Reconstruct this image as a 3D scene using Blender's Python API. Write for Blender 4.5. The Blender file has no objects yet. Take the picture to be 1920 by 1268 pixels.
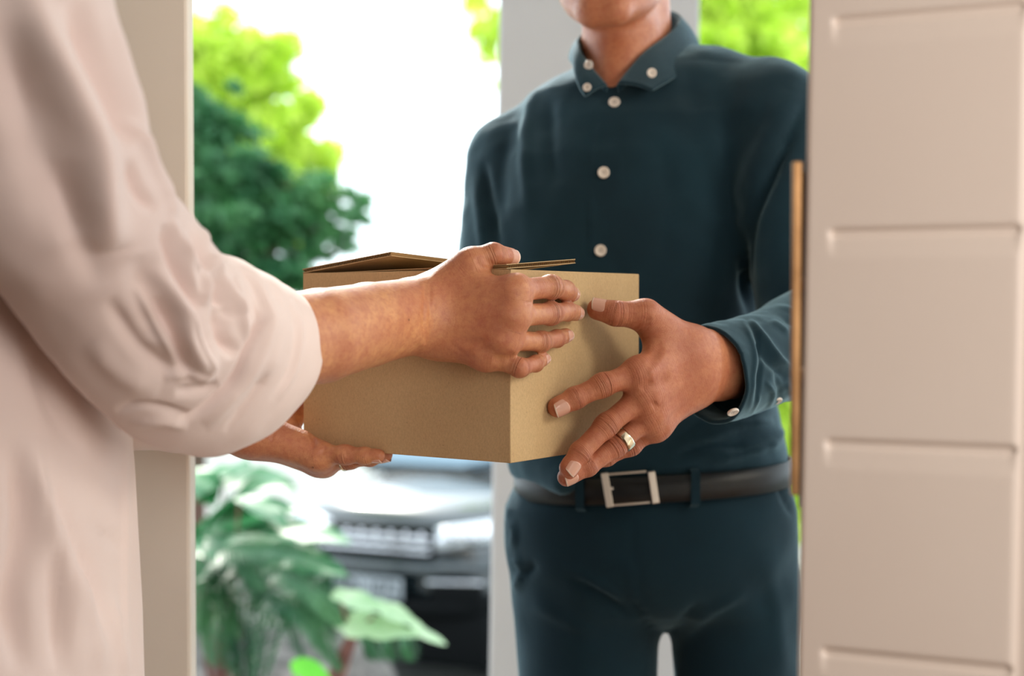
import bpy, math, random
import numpy as np
random.seed(7); rng = np.random.default_rng(7)
sc = bpy.context.scene
COL = sc.collection
A = lambda *a: np.array(a, dtype=np.float64)

# ------------------------------------------------------------------ camera
F = 50/36*1920.0
TH = math.atan(59/F)
EYE = A(0, 0, 1.24)
RGT, FWD, UPV = A(1,0,0), A(0, math.cos(TH), -math.sin(TH)), A(0, math.sin(TH), math.cos(TH))
cam = bpy.data.cameras.new('camera'); co = bpy.data.objects.new('camera', cam); COL.objects.link(co)
co.location = EYE; co.rotation_euler = (math.pi/2-TH, 0, 0)
cam.lens = 50; cam.sensor_width = 36; cam.clip_start = .02; cam.clip_end = 300
cam.dof.use_dof = True; cam.dof.focus_distance = 1.345; cam.dof.aperture_fstop = 3.2
sc.camera = co
# ------------------------------------------------------------------ world, sun, lamps, exposure
sc.view_settings.view_transform = 'Standard'; sc.view_settings.look = 'None'
sc.view_settings.gamma = 1; sc.view_settings.use_curve_mapping = False; sc.view_settings.exposure = 0.0
w = bpy.data.worlds.new('sky'); sc.world = w; w.use_nodes = True
bgn = w.node_tree.nodes['Background']; bgn.inputs[0].default_value = (.82, .94, 1.0, 1); bgn.inputs[1].default_value = 3.0
def light(name, kind, loc, target, energy, color, size=1., sizey=None):
    l = bpy.data.lights.new(name, kind); l.energy = energy; l.color = color
    if kind == 'AREA':
        l.size = size
        if sizey: l.shape = 'RECTANGLE'; l.size_y = sizey
    if kind == 'SUN': l.angle = size
    o = bpy.data.objects.new(name, l); COL.objects.link(o); o.location = loc
    import mathutils
    d = mathutils.Vector(target)-mathutils.Vector(loc)
    o.rotation_euler = d.to_track_quat('-Z', 'Y').to_euler(); return o
light('sun', 'SUN', (-2.2, 8, 5.6), (0, 0, 0), 4.5, (1, .95, .86), .03)
light('added_room_fill', 'AREA', (.78, -.12, 1.5), (.1, 1.1, 1.22), 13, (1, .91, .84), .55, .75)  # added fill lamp beside the camera to brighten the door, no window modelled
light('added_side_fill', 'AREA', (1.5, .84, 1.95), (.05, 1.4, 1.2), 8.5, (1, .92, .78), .4, .4)  # added warm lamp out of view, lights the right face of the box
sc.cycles.use_denoising = True
sc.cycles.max_bounces = 7; sc.cycles.diffuse_bounces = 4; sc.cycles.glossy_bounces = 3
sc.cycles.transparent_max_bounces = 8; sc.cycles.caustics_reflective = False; sc.cycles.caustics_refractive = False
sc.cycles.sample_clamp_indirect = 6

# ------------------------------------------------------------------ helpers
def PX(px, py, Y):
    d = FWD + RGT*(px-960)/F - UPV*(py-634)/F
    return EYE + d*(Y/d[1])
def PXL(l): return np.array([PX(*p) for p in l])
def project(V):
    r = V-EYE; z = r@FWD
    return 960+F*(r@RGT)/z, 634-F*(r@UPV)/z
def lin(c):
    c = np.array(c[:3], float)/255
    return tuple(np.where(c <= .04045, c/12.92, ((c+.055)/1.055)**2.4))+(1.,)
def nrm(v): return v/np.maximum(np.linalg.norm(v, axis=-1, keepdims=True), 1e-12)
def empty(name, loc, label=None, cat=None, group=None, rz=0):
    o = bpy.data.objects.new(name, None); COL.objects.link(o); o.location = loc; o.rotation_euler = (0, 0, rz)
    o.empty_display_size = .05
    if label: o['label'] = label; o['category'] = cat
    if group: o['group'] = group
    return o
def wloc(p):
    l = np.zeros(3)
    while p is not None: l = l+np.array(p.location); p = p.parent
    return l
def mk(name, V, Fc, mat, parent=None, smooth=True, label=None, cat=None, kind=None, group=None, local=False):
    V = np.asarray(V, float)
    me = bpy.data.meshes.new(name)
    if parent is not None and not local: V = V-wloc(parent)
    if isinstance(Fc, np.ndarray): Fc = Fc.tolist()
    me.from_pydata(V.tolist(), [], Fc)
    if smooth: me.polygons.foreach_set('use_smooth', [True]*len(me.polygons))
    if mat: me.materials.append(mat)
    me.update()
    o = bpy.data.objects.new(name, me); COL.objects.link(o)
    if parent is not None: o.parent = parent
    if label: o['label'] = label
    if cat: o['category'] = cat
    if kind: o['kind'] = kind
    if group: o['group'] = group
    return o
def join(parts):
    V = []; Fc = []; n = 0
    for v, f in parts:
        V.append(np.asarray(v, float)); Fc += [[i+n for i in q] for q in (f.tolist() if isinstance(f, np.ndarray) else f)]; n += len(v)
    return np.vstack(V), Fc
def boxm(c, s, R=None, bev=0):
    c = A(*c); s = A(*s)/2
    if bev:
        import bmesh
        bm = bmesh.new(); bmesh.ops.create_cube(bm, size=1)
        for v in bm.verts: v.co = (v.co.x*2*s[0], v.co.y*2*s[1], v.co.z*2*s[2])
        bmesh.ops.bevel(bm, geom=bm.edges[:], offset=bev, segments=2, affect='EDGES', profile=.5)
        V = np.array([v.co[:] for v in bm.verts]); Fc = [[v.index for v in f.verts] for f in bm.faces]; bm.free()
    else:
        V = np.array([[x, y, z] for x in (-1, 1) for y in (-1, 1) for z in (-1, 1)], float)*s
        Fc = [[0,1,3,2],[4,6,7,5],[0,4,5,1],[2,3,7,6],[0,2,6,4],[1,5,7,3]]
    if R is not None: V = V@np.asarray(R).T
    return V+c, Fc
def rotz(a): c, s = math.cos(a), math.sin(a); return np.array([[c,-s,0],[s,c,0],[0,0,1]])
def rotx(a): c, s = math.cos(a), math.sin(a); return np.array([[1,0,0],[0,c,-s],[0,s,c]])
def roty(a): c, s = math.cos(a), math.sin(a); return np.array([[c,0,s],[0,1,0],[-s,0,c]])
def grid_faces(nu, nv, wrap=False, off=0):
    f = []
    for i in range(nu-1):
        for j in range(nv if wrap else nv-1):
            k = (j+1) % nv
            f.append([off+i*nv+j, off+i*nv+k, off+(i+1)*nv+k, off+(i+1)*nv+j])
    return f
def catmull(Pt, t):
    Pt = np.asarray(Pt, float); n = len(Pt)
    if Pt.ndim == 1: Pt = Pt[:, None]; sq = True
    else: sq = False
    Q = np.vstack([2*Pt[0]-Pt[1], Pt, 2*Pt[-1]-Pt[-2]])
    i = np.clip(np.floor(t).astype(int), 0, n-2); u = (t-i)[:, None]
    p0, p1, p2, p3 = Q[i], Q[i+1], Q[i+2], Q[i+3]
    r = .5*(2*p1+(p2-p0)*u+(2*p0-5*p1+4*p2-p3)*u**2+(3*p1-p0-3*p2+p3)*u**3)
    return r[:, 0] if sq else r
def tube(Pt, r, nr=10, nl=None, caps=True):
    Pt = np.asarray(Pt, float); n = len(Pt)
    nl = nl or (n-1)*6+1
    t = np.linspace(0, n-1, nl); C = catmull(Pt, t)
    rr = catmull(np.asarray(r, float), t) if np.ndim(r) else np.full(nl, r)
    T = nrm(np.gradient(C, axis=0)); up = A(0, 0, 1) if abs(T[0, 2]) < .9 else A(1, 0, 0)
    V = []; u = nrm(np.cross(T[0], up))
    for i in range(nl):
        u = nrm(u-T[i]*(u@T[i])); v = np.cross(T[i], u)
        a = np.linspace(0, 2*math.pi, nr, endpoint=False)
        V.append(C[i]+rr[i]*(np.cos(a)[:, None]*u+np.sin(a)[:, None]*v))
    Fc = grid_faces(nl, nr, True)
    if caps: Fc += [list(range(nr))[::-1], [(nl-1)*nr+j for j in range(nr)]]
    return np.vstack(V), Fc

# ------------------------------------------------------------------ materials
def mat(name, col, rough=.5, metal=0, spec=.5, **kw):
    m = bpy.data.materials.new(name); m.use_nodes = True
    b = m.node_tree.nodes['Principled BSDF']
    b.inputs['Base Color'].default_value = lin(col); b.inputs['Roughness'].default_value = rough
    b.inputs['Metallic'].default_value = metal; b.inputs['Specular IOR Level'].default_value = spec
    for k, v in kw.items(): b.inputs[k.replace('_', ' ')].default_value = v
    return m
def N(m, t, **kw):
    n = m.node_tree.nodes.new(t)
    for k, v in kw.items(): setattr(n, k, v)
    return n
def L(m, a, b): m.node_tree.links.new(a, b)
def noise(m, scale, detail=3, rough=.5, vec=None, stretch=None):
    tc = N(m, 'ShaderNodeTexCoord'); n = N(m, 'ShaderNodeTexNoise')
    n.inputs['Scale'].default_value = scale; n.inputs['Detail'].default_value = detail; n.inputs['Roughness'].default_value = rough
    src = vec or tc.outputs['Object']
    if stretch:
        mp = N(m, 'ShaderNodeMapping'); mp.inputs['Scale'].default_value = stretch; L(m, src, mp.inputs['Vector']); src = mp.outputs['Vector']
    L(m, src, n.inputs['Vector']); return n.outputs['Fac']
def ramp(m, fac, stops):
    r = N(m, 'ShaderNodeValToRGB'); e = r.color_ramp.elements
    while len(e) < len(stops): e.new(.5)
    for k, (p, c) in enumerate(stops): e[k].position = p; e[k].color = lin(c)
    L(m, fac, r.inputs['Fac']); return r.outputs['Color']
def math_(m, op, a, b=None, clamp=False):
    n = N(m, 'ShaderNodeMath', operation=op, use_clamp=clamp)
    for i, x in enumerate((a, b)):
        if x is None: continue
        if isinstance(x, (int, float)): n.inputs[i].default_value = x
        else: L(m, x, n.inputs[i])
    return n.outputs[0]
def bump(m, h, strength=.3, dist=.001, prev=None):
    b = N(m, 'ShaderNodeBump'); b.inputs['Strength'].default_value = strength; b.inputs['Distance'].default_value = dist
    L(m, h, b.inputs['Height'])
    if prev is not None: L(m, prev, b.inputs['Normal'])
    return b.outputs['Normal']
def bsdf(m): return m.node_tree.nodes['Principled BSDF']
def varied(name, c0, c1, scale=20, rough=.6, bs=.2, bscale=200, bdist=.0005, lo=.35, hi=.65, **kw):
    m = mat(name, c0, rough, **kw)
    L(m, ramp(m, noise(m, scale), [(lo, c0), (hi, c1)]), bsdf(m).inputs['Base Color'])
    if bs: L(m, bump(m, noise(m, bscale), bs, bdist), bsdf(m).inputs['Normal'])
    return m
def mix(m, fac, a, b, typ='MIX'):
    n = N(m, 'ShaderNodeMix', data_type='RGBA', blend_type=typ)
    if isinstance(fac, (int, float)): n.inputs[0].default_value = fac
    else: L(m, fac, n.inputs[0])
    for i, x in ((6, a), (7, b)):
        if isinstance(x, tuple): n.inputs[i].default_value = x
        else: L(m, x, n.inputs[i])
    return n.outputs[2]

def skin_mat(name, base, light_, red, rough=.42):
    m = mat(name, base, rough, 0, .45)
    b = bsdf(m)
    at = N(m, 'ShaderNodeAttribute', attribute_name='skin'); sx = N(m, 'ShaderNodeSeparateXYZ'); L(m, at.outputs['Vector'], sx.inputs[0])
    big = ramp(m, noise(m, 38, 4, .6), [(.35, base), (.68, light_)])
    mott = math_(m, 'MULTIPLY', math_(m, 'SUBTRACT', noise(m, 170, 3, .7), .42, True), 1.6, True)
    c = mix(m, mott, big, lin(red))
    c = mix(m, math_(m, 'MULTIPLY', sx.outputs[2], .75, True), c, lin(red))
    # tiny freckles
    vo = N(m, 'ShaderNodeTexVoronoi'); tc = N(m, 'ShaderNodeTexCoord'); vo.inputs['Scale'].default_value = 55; L(m, tc.outputs['Object'], vo.inputs['Vector'])
    fr = math_(m, 'LESS_THAN', vo.outputs['Distance'], .07)
    sel = math_(m, 'GREATER_THAN', noise(m, 31, 1), .58)
    c = mix(m, math_(m, 'MULTIPLY', math_(m, 'MULTIPLY', fr, sel), .55), c, lin([x*.45 for x in base]))
    L(m, c, b.inputs['Base Color'])
    b.inputs['Subsurface Weight'].default_value = .12; b.inputs['Subsurface Radius'].default_value = (1, .35, .2); b.inputs['Subsurface Scale'].default_value = .006
    # creases across the finger joints: noise stretched along the finger coordinate
    cv = N(m, 'ShaderNodeCombineXYZ')
    L(m, math_(m, 'MULTIPLY', sx.outputs[0], .8), cv.inputs[0]); L(m, noise(m, 120, 1), cv.inputs[1])
    nz = N(m, 'ShaderNodeTexNoise'); nz.inputs['Scale'].default_value = 1.0; nz.inputs['Detail'].default_value = 3; L(m, cv.outputs[0], nz.inputs['Vector'])
    cr = math_(m, 'MULTIPLY', math_(m, 'SUBTRACT', nz.outputs['Fac'], .5), sx.outputs[1])
    n1 = bump(m, cr, 1.0, .0042)
    vo2 = N(m, 'ShaderNodeTexVoronoi', feature='DISTANCE_TO_EDGE'); vo2.inputs['Scale'].default_value = 900; L(m, tc.outputs['Object'], vo2.inputs['Vector'])
    n2 = bump(m, vo2.outputs['Distance'], .35, .0006, n1)
    n3 = bump(m, noise(m, 260, 4, .65), .45, .0008, n2)
    L(m, n3, b.inputs['Normal']); return m
M = {}
M['skin_w'] = skin_mat('skin_woman', (196,132,98), (216,158,112), (168,88,70))
M['skin_m'] = skin_mat('skin_man', (190,122,92), (208,142,106), (168,84,62))
M['nail'] = mat('nail', (218,168,150), .22, 0, .5, Coat_Weight=.3)
M['nail_edge'] = mat('nail_edge', (238,215,200), .3)
def cloth(name, c0, c1, sheen=.3, scale=7, weave=1600, rough=.85, bs=.25, wr=0):
    m = mat(name, c0, rough, 0, .2); b = bsdf(m)
    L(m, ramp(m, noise(m, scale, 4), [(.3, c0), (.7, c1)]), b.inputs['Base Color'])
    b.inputs['Sheen Weight'].default_value = sheen; b.inputs['Sheen Tint'].default_value = (.55,.85,1,1) if c0[0] < 100 else (1,1,1,1); b.inputs['Sheen Roughness'].default_value = .45
    w1 = N(m, 'ShaderNodeTexWave', wave_type='BANDS', bands_direction='DIAGONAL'); tc = N(m, 'ShaderNodeTexCoord')
    w1.inputs['Scale'].default_value = weave/6; w1.inputs['Distortion'].default_value = 1.5; w1.inputs['Detail'].default_value = 1; L(m, tc.outputs['Object'], w1.inputs['Vector'])
    n = bump(m, math_(m, 'ADD', w1.outputs['Fac'], noise(m, weave, 2)), bs, .0003)
    if wr: n = bump(m, noise(m, 30, 3, .55), wr, .006, n)
    L(m, n, b.inputs['Normal']); return m
M['white_shirt'] = cloth('white_cotton', (232,214,209), (238,222,217), .25, 5, 1500, .9, .2, .12)
M['teal_shirt'] = cloth('teal_cotton', (12,40,54), (16,49,64), .6, 9, 1700, .8, .3, .12)
M['trousers'] = cloth('teal_twill', (9,34,47), (12,43,57), .3, 9, 1500, .85, .3, .12)
M['jeans'] = cloth('denim', (60,80,110), (75,95,125))
M['stitch'] = mat('stitch', (30,58,68), .8)
M['button'] = mat('button', (236,228,222), .3)
M['dark'] = mat('dark', (14,15,17), .6)
M['leather'] = varied('leather', (15,19,24), (22,27,32), 60, .42, .4, 500, .0006, spec=.35)
M['steel'] = mat('brushed_steel', (214,205,196), .3, 1)
M['gold'] = mat('white_gold', (235,226,205), .16, 1)
M['diamond'] = mat('diamond', (250,250,255), .02, 0, 1, Transmission_Weight=.6, IOR=2.0)
M['hair_brown'] = varied('hair_brown', (50,34,24), (84,58,38), 300, .5, .6, 900, .001)
M['eye'] = mat('eye', (240,238,234), .1); M['iris'] = mat('iris', (60,80,90), .1)
# cardboard
def cardboard(name, c0, c1, flute=True):
    m = mat(name, c0, .88, 0, .15); b = bsdf(m)
    c = ramp(m, noise(m, 9, 4, .6), [(.3, c0), (.7, c1)])
    sp = math_(m, 'MULTIPLY', math_(m, 'SUBTRACT', noise(m, 620, 3, .75, stretch=(1, 1, .55)), .36, True), 2.4, True)
    c = mix(m, math_(m, 'MULTIPLY', sp, .38), c, lin([x*.72 for x in c0]))
    sp2 = math_(m, 'GREATER_THAN', noise(m, 520, 2, .5), .72)
    c = mix(m, math_(m, 'MULTIPLY', sp2, .35), c, lin([x*.5 for x in c0]))
    L(m, c, b.inputs['Base Color'])
    n = bump(m, noise(m, 900, 3), .3, .0003)
    if flute: n = bump(m, noise(m, 95, 1, .4, stretch=(1, 1, .04)), .35, .0012, n)
    L(m, n, b.inputs['Normal']); return m
M['card'] = cardboard('cardboard', (200,170,128), (208,180,138))
M['card_edge'] = cardboard('cardboard_edge', (170,140,100), (190,158,112), False)
M['door'] = varied('door_paint', (242,228,216), (246,234,223), 3, .42, .12, 90, .0008)
M['wall'] = varied('wall_paint', (226,214,200), (232,221,208), 2.5, .8, .15, 160, .0008)
M['trimp'] = varied('trim_paint', (230,222,210), (236,229,219), 4, .6, .25, 35, .0012)
M['ceil'] = varied('ceiling_paint', (240,236,230), (244,240,236), 2, .9, .1)
M['floor'] = varied('floor_wood', (120,88,62), (150,112,80), 6, .4, .2)
M['column'] = varied('column_paint', (186,187,193), (194,195,201), 2, .8, .1, 100)
M['bronze'] = varied('bronze_plate', (150,112,72), (176,136,92), 30, .42, .2, 300, .0004, metal=.7)
M['paving'] = varied('paving', (112,116,112), (142,144,138), 4, .8, .3, 60, .003)
M['soil'] = varied('soil', (46,42,40), (104,98,94), 14, .9, .6, 60, .01)
M['bark'] = varied('bark', (70,52,40), (96,74,56), 30, .85, .6, 80, .006)
M['stem'] = varied('stem', (92,48,40), (122,70,56), 30, .5, .3)
def leafm(name, c0, c1, rough=.45, trans=.35, coat=0, scale=12):
    m = mat(name, c0, rough, 0, .5); b = bsdf(m)
    c = ramp(m, noise(m, scale, 3), [(.3, c0), (.7, c1)])
    L(m, c, b.inputs['Base Color'])
    if coat: b.inputs['Coat Weight'].default_value = coat; b.inputs['Coat Roughness'].default_value = .3
    tr = N(m, 'ShaderNodeBsdfTranslucent'); L(m, c, tr.inputs['Color'])
    mx = N(m, 'ShaderNodeMixShader'); mx.inputs[0].default_value = trans
    out = m.node_tree.nodes['Material Output']
    L(m, b.outputs[0], mx.inputs[1]); L(m, tr.outputs[0], mx.inputs[2]); L(m, mx.outputs[0], out.inputs['Surface']); return m
M['leaf_gold_sunlit'] = leafm('leaf_golden_sunlit', (190,222,56), (228,242,118), .5, .55, 0, 3)  # sunlight on the conifer put into colour; also the leafy tree's yellow-green
M['leaf_shaded'] = leafm('leaf_shaded', (42,98,62), (84,140,76), .5, .3, 0, 3)  # shade on the conifer foliage put into the leaf colour
M['leaf_broad'] = leafm('leaf_broad', (30,108,66), (70,142,84), .5, .25, .15, 6)
M['leaf_fern'] = leafm('leaf_fern', (36,92,62), (84,138,90), .5, .25, .15, 6)
M['leaf_var'] = leafm('leaf_pale', (130,176,120), (196,222,180), .25, .2, 1.0, 9)
M['leaf_lime'] = leafm('leaf_lime', (80,190,16), (110,210,30), .4, .3)
M['carpaint'] = mat('car_paint', (10,28,35), .25, .0, .6, Coat_Weight=1.0)
M['chrome'] = mat('chrome', (215,215,222), .22, 1)
M['glass'] = mat('car_glass', (120,138,150), .08, .8, .9)
M['lamp'] = mat('lamp_glass', (225,228,235), .12, .6, .8)
M['tyre'] = mat('tyre', (20,20,20), .8)
M['plate'] = mat('plate_face', (150,156,162), .5)
M['blacktrim'] = mat('black_trim', (5,7,9), .7, spec=.12)

# ------------------------------------------------------------------ implicit surfaces (round cones, smooth unions, surface nets)
def rc(P, a, b, ra, rb, fl=None):
    """round cone; fl = (axis, factor) flattens it along an axis"""
    ab = b-a; L2 = max(ab@ab, 1e-12)
    h = np.clip(((P-a)@ab)/L2, 0, 1); v = P-a-h[:, None]*ab
    if fl is not None:
        n, s = fl; q = v@n; v = v+np.outer(q*(1/s-1), n)
        d = np.sqrt((v*v).sum(1))-(ra+(rb-ra)*h); return d*(s if s < 1 else 1)
    return np.sqrt((v*v).sum(1))-(ra+(rb-ra)*h)
def smin(a, b, k):
    h = np.maximum(k-np.abs(a-b), 0)/k
    return np.minimum(a, b)-h*h*k*.25
def smax(a, b, k): return -smin(-a, -b, k)
def ell(P, c, r, R=None):
    v = P-c
    if R is not None: v = v@R
    q = np.sqrt(((v/r)**2).sum(1)); g = np.sqrt(((v/(r*r))**2).sum(1))
    return np.where(q > 1e-6, q*(q-1)/np.maximum(g, 1e-9), -min(r))
def ev(f, P, chunk=400000):
    return np.concatenate([f(P[i:i+chunk]) for i in range(0, len(P), chunk)]) if len(P) else np.zeros(0)
def nets(f, lo, hi, h, project_it=2, block=6):
    lo = np.asarray(lo, float); hi = np.asarray(hi, float)
    nb = np.ceil((hi-lo)/(h*block)).astype(int); n = nb*block+1
    # coarse pass on block centres
    g = [lo[i]+(np.arange(nb[i])+.5)*block*h for i in range(3)]
    G = np.stack(np.meshgrid(*g, indexing='ij'), -1).reshape(-1, 3)
    dc = ev(f, G); act = np.abs(dc) < block*h*1.15
    idx = np.argwhere(act.reshape(nb))
    D = np.full(tuple(n), 1e3, np.float32)
    # sign for inactive blocks
    sg = np.where(dc.reshape(nb) < 0, -1e3, 1e3)
    D[:-1, :-1, :-1] = np.repeat(np.repeat(np.repeat(sg, block, 0), block, 1), block, 2)
    o = np.arange(block+1); O = np.stack(np.meshgrid(o, o, o, indexing='ij'), -1).reshape(-1, 3)
    I = (idx[:, None, :]*block+O[None]).reshape(-1, 3)
    lin_ = np.unique(np.ravel_multi_index(I.T, tuple(n)))
    I = np.stack(np.unravel_index(lin_, tuple(n)), -1)
    D.ravel()[lin_] = ev(f, lo+I*h)
    S = D < 0
    c = np.zeros(tuple(n-1), np.int8)
    for dx in (0, 1):
        for dy in (0, 1):
            for dz in (0, 1):
                c += S[dx:n[0]-1+dx, dy:n[1]-1+dy, dz:n[2]-1+dz]
    cells = np.argwhere((c > 0) & (c < 8))
    vid = np.full(tuple(n-1), -1, np.int32); vid[tuple(cells.T)] = np.arange(len(cells))
    acc = np.zeros((len(cells), 3)); cnt = np.zeros(len(cells))
    corners = [(x, y, z) for x in (0, 1) for y in (0, 1) for z in (0, 1)]
    for a_ in corners:
        for ax in range(3):
            if a_[ax]: continue
            b_ = list(a_); b_[ax] = 1
            da = D[tuple((cells+a_).T)]; db = D[tuple((cells+b_).T)]
            m_ = (da < 0) != (db < 0)
            t = np.where(m_, da/np.where(m_, da-db, 1), 0); t = np.clip(t, 0, 1)
            p = np.array(a_, float)+np.zeros((len(cells), 3)); p[:, ax] += t
            acc[m_] += p[m_]; cnt[m_] += 1
    V = lo+(cells+acc/np.maximum(cnt, 1)[:, None])*h
    Fc = []
    for ax in range(3):
        b1, b2 = [(1, 2), (2, 0), (0, 1)][ax]
        s0 = [slice(None)]*3; s1 = [slice(None)]*3; s0[ax] = slice(0, -1); s1[ax] = slice(1, None)
        E = S[tuple(s0)] != S[tuple(s1)]
        e = np.argwhere(E); ok = (e[:, b1] > 0) & (e[:, b2] > 0) & (e[:, b1] < n[b1]-1) & (e[:, b2] < n[b2]-1)
        e = e[ok]; q = []
        for (u, v) in ((0, 0), (1, 0), (1, 1), (0, 1)):
            k = e.copy(); k[:, b1] -= u; k[:, b2] -= v; q.append(vid[tuple(k.T)])
        q = np.stack(q, 1); fl = S[tuple(e.T)]
        q[~fl] = q[~fl][:, ::-1]; q = q[(q >= 0).all(1)]; Fc.append(q[:, ::-1])
    Fc = np.vstack(Fc)[:, ::-1]
    Nn = None
    for _ in range(project_it):
        d = ev(f, V); Nn = grad(f, V); V = V-Nn*np.clip(d, -h, h)[:, None]
    Nn = grad(f, V)
    return V, Fc, Nn
def grad(f, V, e=4e-4):
    g = np.zeros_like(V)
    for k in range(3):
        d = np.zeros(3); d[k] = e; g[:, k] = ev(f, V+d)-ev(f, V-d)
    return nrm(g)
def seg_dist2(px, py, pts):
    d = np.full(len(px), 1e9); u = np.zeros(len(px)); n = len(pts)-1
    for k, ((x0, y0), (x1, y1)) in enumerate(zip(pts[:-1], pts[1:])):
        vx, vy = x1-x0, y1-y0; h = np.clip(((px-x0)*vx+(py-y0)*vy)/(vx*vx+vy*vy+1e-9), 0, 1)
        q = np.hypot(px-x0-h*vx, py-y0-h*vy); m_ = q < d; d = np.where(m_, q, d); u = np.where(m_, (k+h)/n, u)
    return d, np.clip(np.minimum(u, 1-u)*4, 0, 1)**.7
def sculpt(V, Nn, strokes):
    """push the surface in or out along creases and ridges; only on the side that carries them"""
    wscale = 1.; px, py = project(V); face = np.clip(-(Nn*nrm(V-EYE)).sum(1)*2.5+.15, 0, 1)
    disp = np.zeros(len(V))
    for pts, wd, amp in strokes:
        P = np.array(pts, float)
        if len(P) > 2: P = catmull(P, np.linspace(0, len(P)-1, (len(P)-1)*5+1))
        m_ = (px > P[:, 0].min()-4*wd) & (px < P[:, 0].max()+4*wd) & (py > P[:, 1].min()-4*wd) & (py < P[:, 1].max()+4*wd)
        if m_.any(): dd, tp = seg_dist2(px[m_], py[m_], P); disp[m_] += amp*tp*np.exp(-(dd/wd)**2)
    return V+Nn*(disp*face)[:, None]
def vnoise(V, scale, seed=0):
    """smooth value noise"""
    r = np.random.default_rng(seed).random((32, 32, 32))*2-1
    p = V*scale+100; i = np.floor(p).astype(int); f_ = p-i; f_ = f_*f_*(3-2*f_); out = 0
    for dx in (0, 1):
        for dy in (0, 1):
            for dz in (0, 1):
                wgt = (f_[:, 0] if dx else 1-f_[:, 0])*(f_[:, 1] if dy else 1-f_[:, 1])*(f_[:, 2] if dz else 1-f_[:, 2])
                out = out+wgt*r[(i[:, 0]+dx) % 32, (i[:, 1]+dy) % 32, (i[:, 2]+dz) % 32]
    return out

# ------------------------------------------------------------------ the room
def struct(name, parts, m, smooth=False):
    V, Fc = join(parts); return mk(name, V, Fc, m, None, smooth, kind='structure')
JX = PX(363, 600, 1.6)[0]
struct('floor', [boxm((0, -.2, -.05), (5, 4.0, .1))], M['floor'])
struct('ceiling', [boxm((0, -.2, 2.65), (5, 4.0, .1))], M['ceil'])
struct('wall_left', [boxm((-2.55, -.2, 1.3), (.1, 4, 2.6))], M['wall'])
struct('wall_right', [boxm((2.35, -.6, 1.3), (.1, 3.2, 2.6))], M['wall'])
struct('wall_back', [boxm((0, -2.25, 1.3), (5, .1, 2.6))], M['wall'])
struct('wall_front_left', [boxm(((JX-.075-2.5)/2, 1.69, 1.3), (2.5+JX-.075, .118, 2.6))], M['wall'])
struct('wall_front_right', [boxm((1.70, .58, 1.3), (1.36, .12, 2.6)), boxm((.66, 1.70, 2.45), (2.1, .1, .3)), boxm((1.72, 1.14, 1.3), (.08, 1.0, 2.6))], M['wall'])
struct('trim_1', [boxm((JX-.155, 1.6155, 1.1), (.30, .031, 2.24), bev=.004)], M['trimp'], False)      # door frame post
struct('porch_floor', [boxm((.5, 2.5, -.06), (5, 1.5, .1))], M['paving'])
struct('porch_ceiling', [boxm((.5, 2.45, 2.8), (5, 1.4, .08))], M['ceil'])
# column
cL0, cL1 = PX(937, 0, 2.7), PX(917, 1268, 2.7)
def colx(z): return cL0[0]+(cL1[0]-cL0[0])*(cL0[2]-z)/(cL0[2]-cL1[2])
cw = .378; zz0, zz1 = 0., 2.76
cv = []
for z in (zz0, zz1):
    x = colx(z); cv += [[x, 2.7, z], [x+cw, 2.7, z], [x+cw, 2.7+cw, z], [x, 2.7+cw, z]]
colo = mk('porch_column', cv, [[3,2,1,0],[4,5,6,7],[0,1,5,4],[1,2,6,5],[2,3,7,6],[3,0,4,7]], M['column'], None, False,
   label='pale grey square porch column directly behind the man in dark shirt', cat='column')
bv = colo.modifiers.new('b', 'BEVEL'); bv.width = .006; bv.segments = 2
# ground outside
gx = np.linspace(-14, 14, 57); gy = np.linspace(3.2, 40, 60)
GV = np.array([[x, y, -1.30-.02*max(0, y-9)] for x in gx for y in gy])
GV[:, 2] += .01*vnoise(GV, 1.5, 3)
mk('ground', GV, grid_faces(57, 60), M['paving'], kind='structure')
bedn = 24
bx_ = np.linspace(-2.6, -.25, bedn); by_ = np.linspace(3.25, 5.6, bedn)
BV = []
for x in bx_:
    for y in by_:
        e = min(x+2.6, -.25-x, y-3.25, 5.6-y); h = .06-1.1*max(0, 1-e/.35)**2
        BV.append([x, y, h])
BV = np.array(BV); BV[:, 2] += .03*vnoise(BV, 9, 5)
mk('garden_bed', BV, grid_faces(bedn, bedn), M['soil'], label=None, kind='structure')

# ------------------------------------------------------------------ door leaf with grooved panels
YA, YB = .95, .895
dA, dB = PX(1516, 300, YA), PX(1912, 420, YB)
du = nrm(A(dB[0]-dA[0], dB[1]-dA[1], 0)); dn = A(du[1], -du[0], 0)       # outward (to the room)
dw = .80; dth = .042
door = empty('door_1', (dA[0], dA[1], 0)); door['kind'] = 'structure'
du0 = PX(1516, 0, YA)[0]; du1 = PX(1494, 1268, YA)[0]
z_t, z_b = PX(1516, 0, YA)[2], PX(1494, 1268, YA)[2]
def dsh(z): return (du0-dA[0])+(du1-du0)*(z_t-z)/(z_t-z_b)*1.0
def dpt(u, z, off): return A(dA[0], dA[1], 0)+du*(u+dsh(z) if True else u)+dn*off+A(0, 0, z)
def uz(px, py):   # pixel -> (u,z) on the door face
    d = PX(px, py, 1.)-EYE; p0 = A(dA[0], dA[1], 0); t = ((p0-EYE)@dn)/(d@dn); q = EYE+d*t
    return (q-p0)@du-dsh(q[2]), q[2]
gl = [uz(1552, 40), uz(1552, 437), uz(1549, 831), uz(1542, 1222)]; gr = [uz(1905, 4), uz(1905, 418), uz(1905, 854), uz(1900, 1268)]
pitch_ = (gl[0][1]-gl[3][1])/3
ztops = [gl[0][1]-k*pitch_ for k in range(-4, 8)]; ztops = [z for z in ztops if .1 < z < 2.0]
u_l = gl[1][0]; u_r = gr[1][0]
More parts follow.
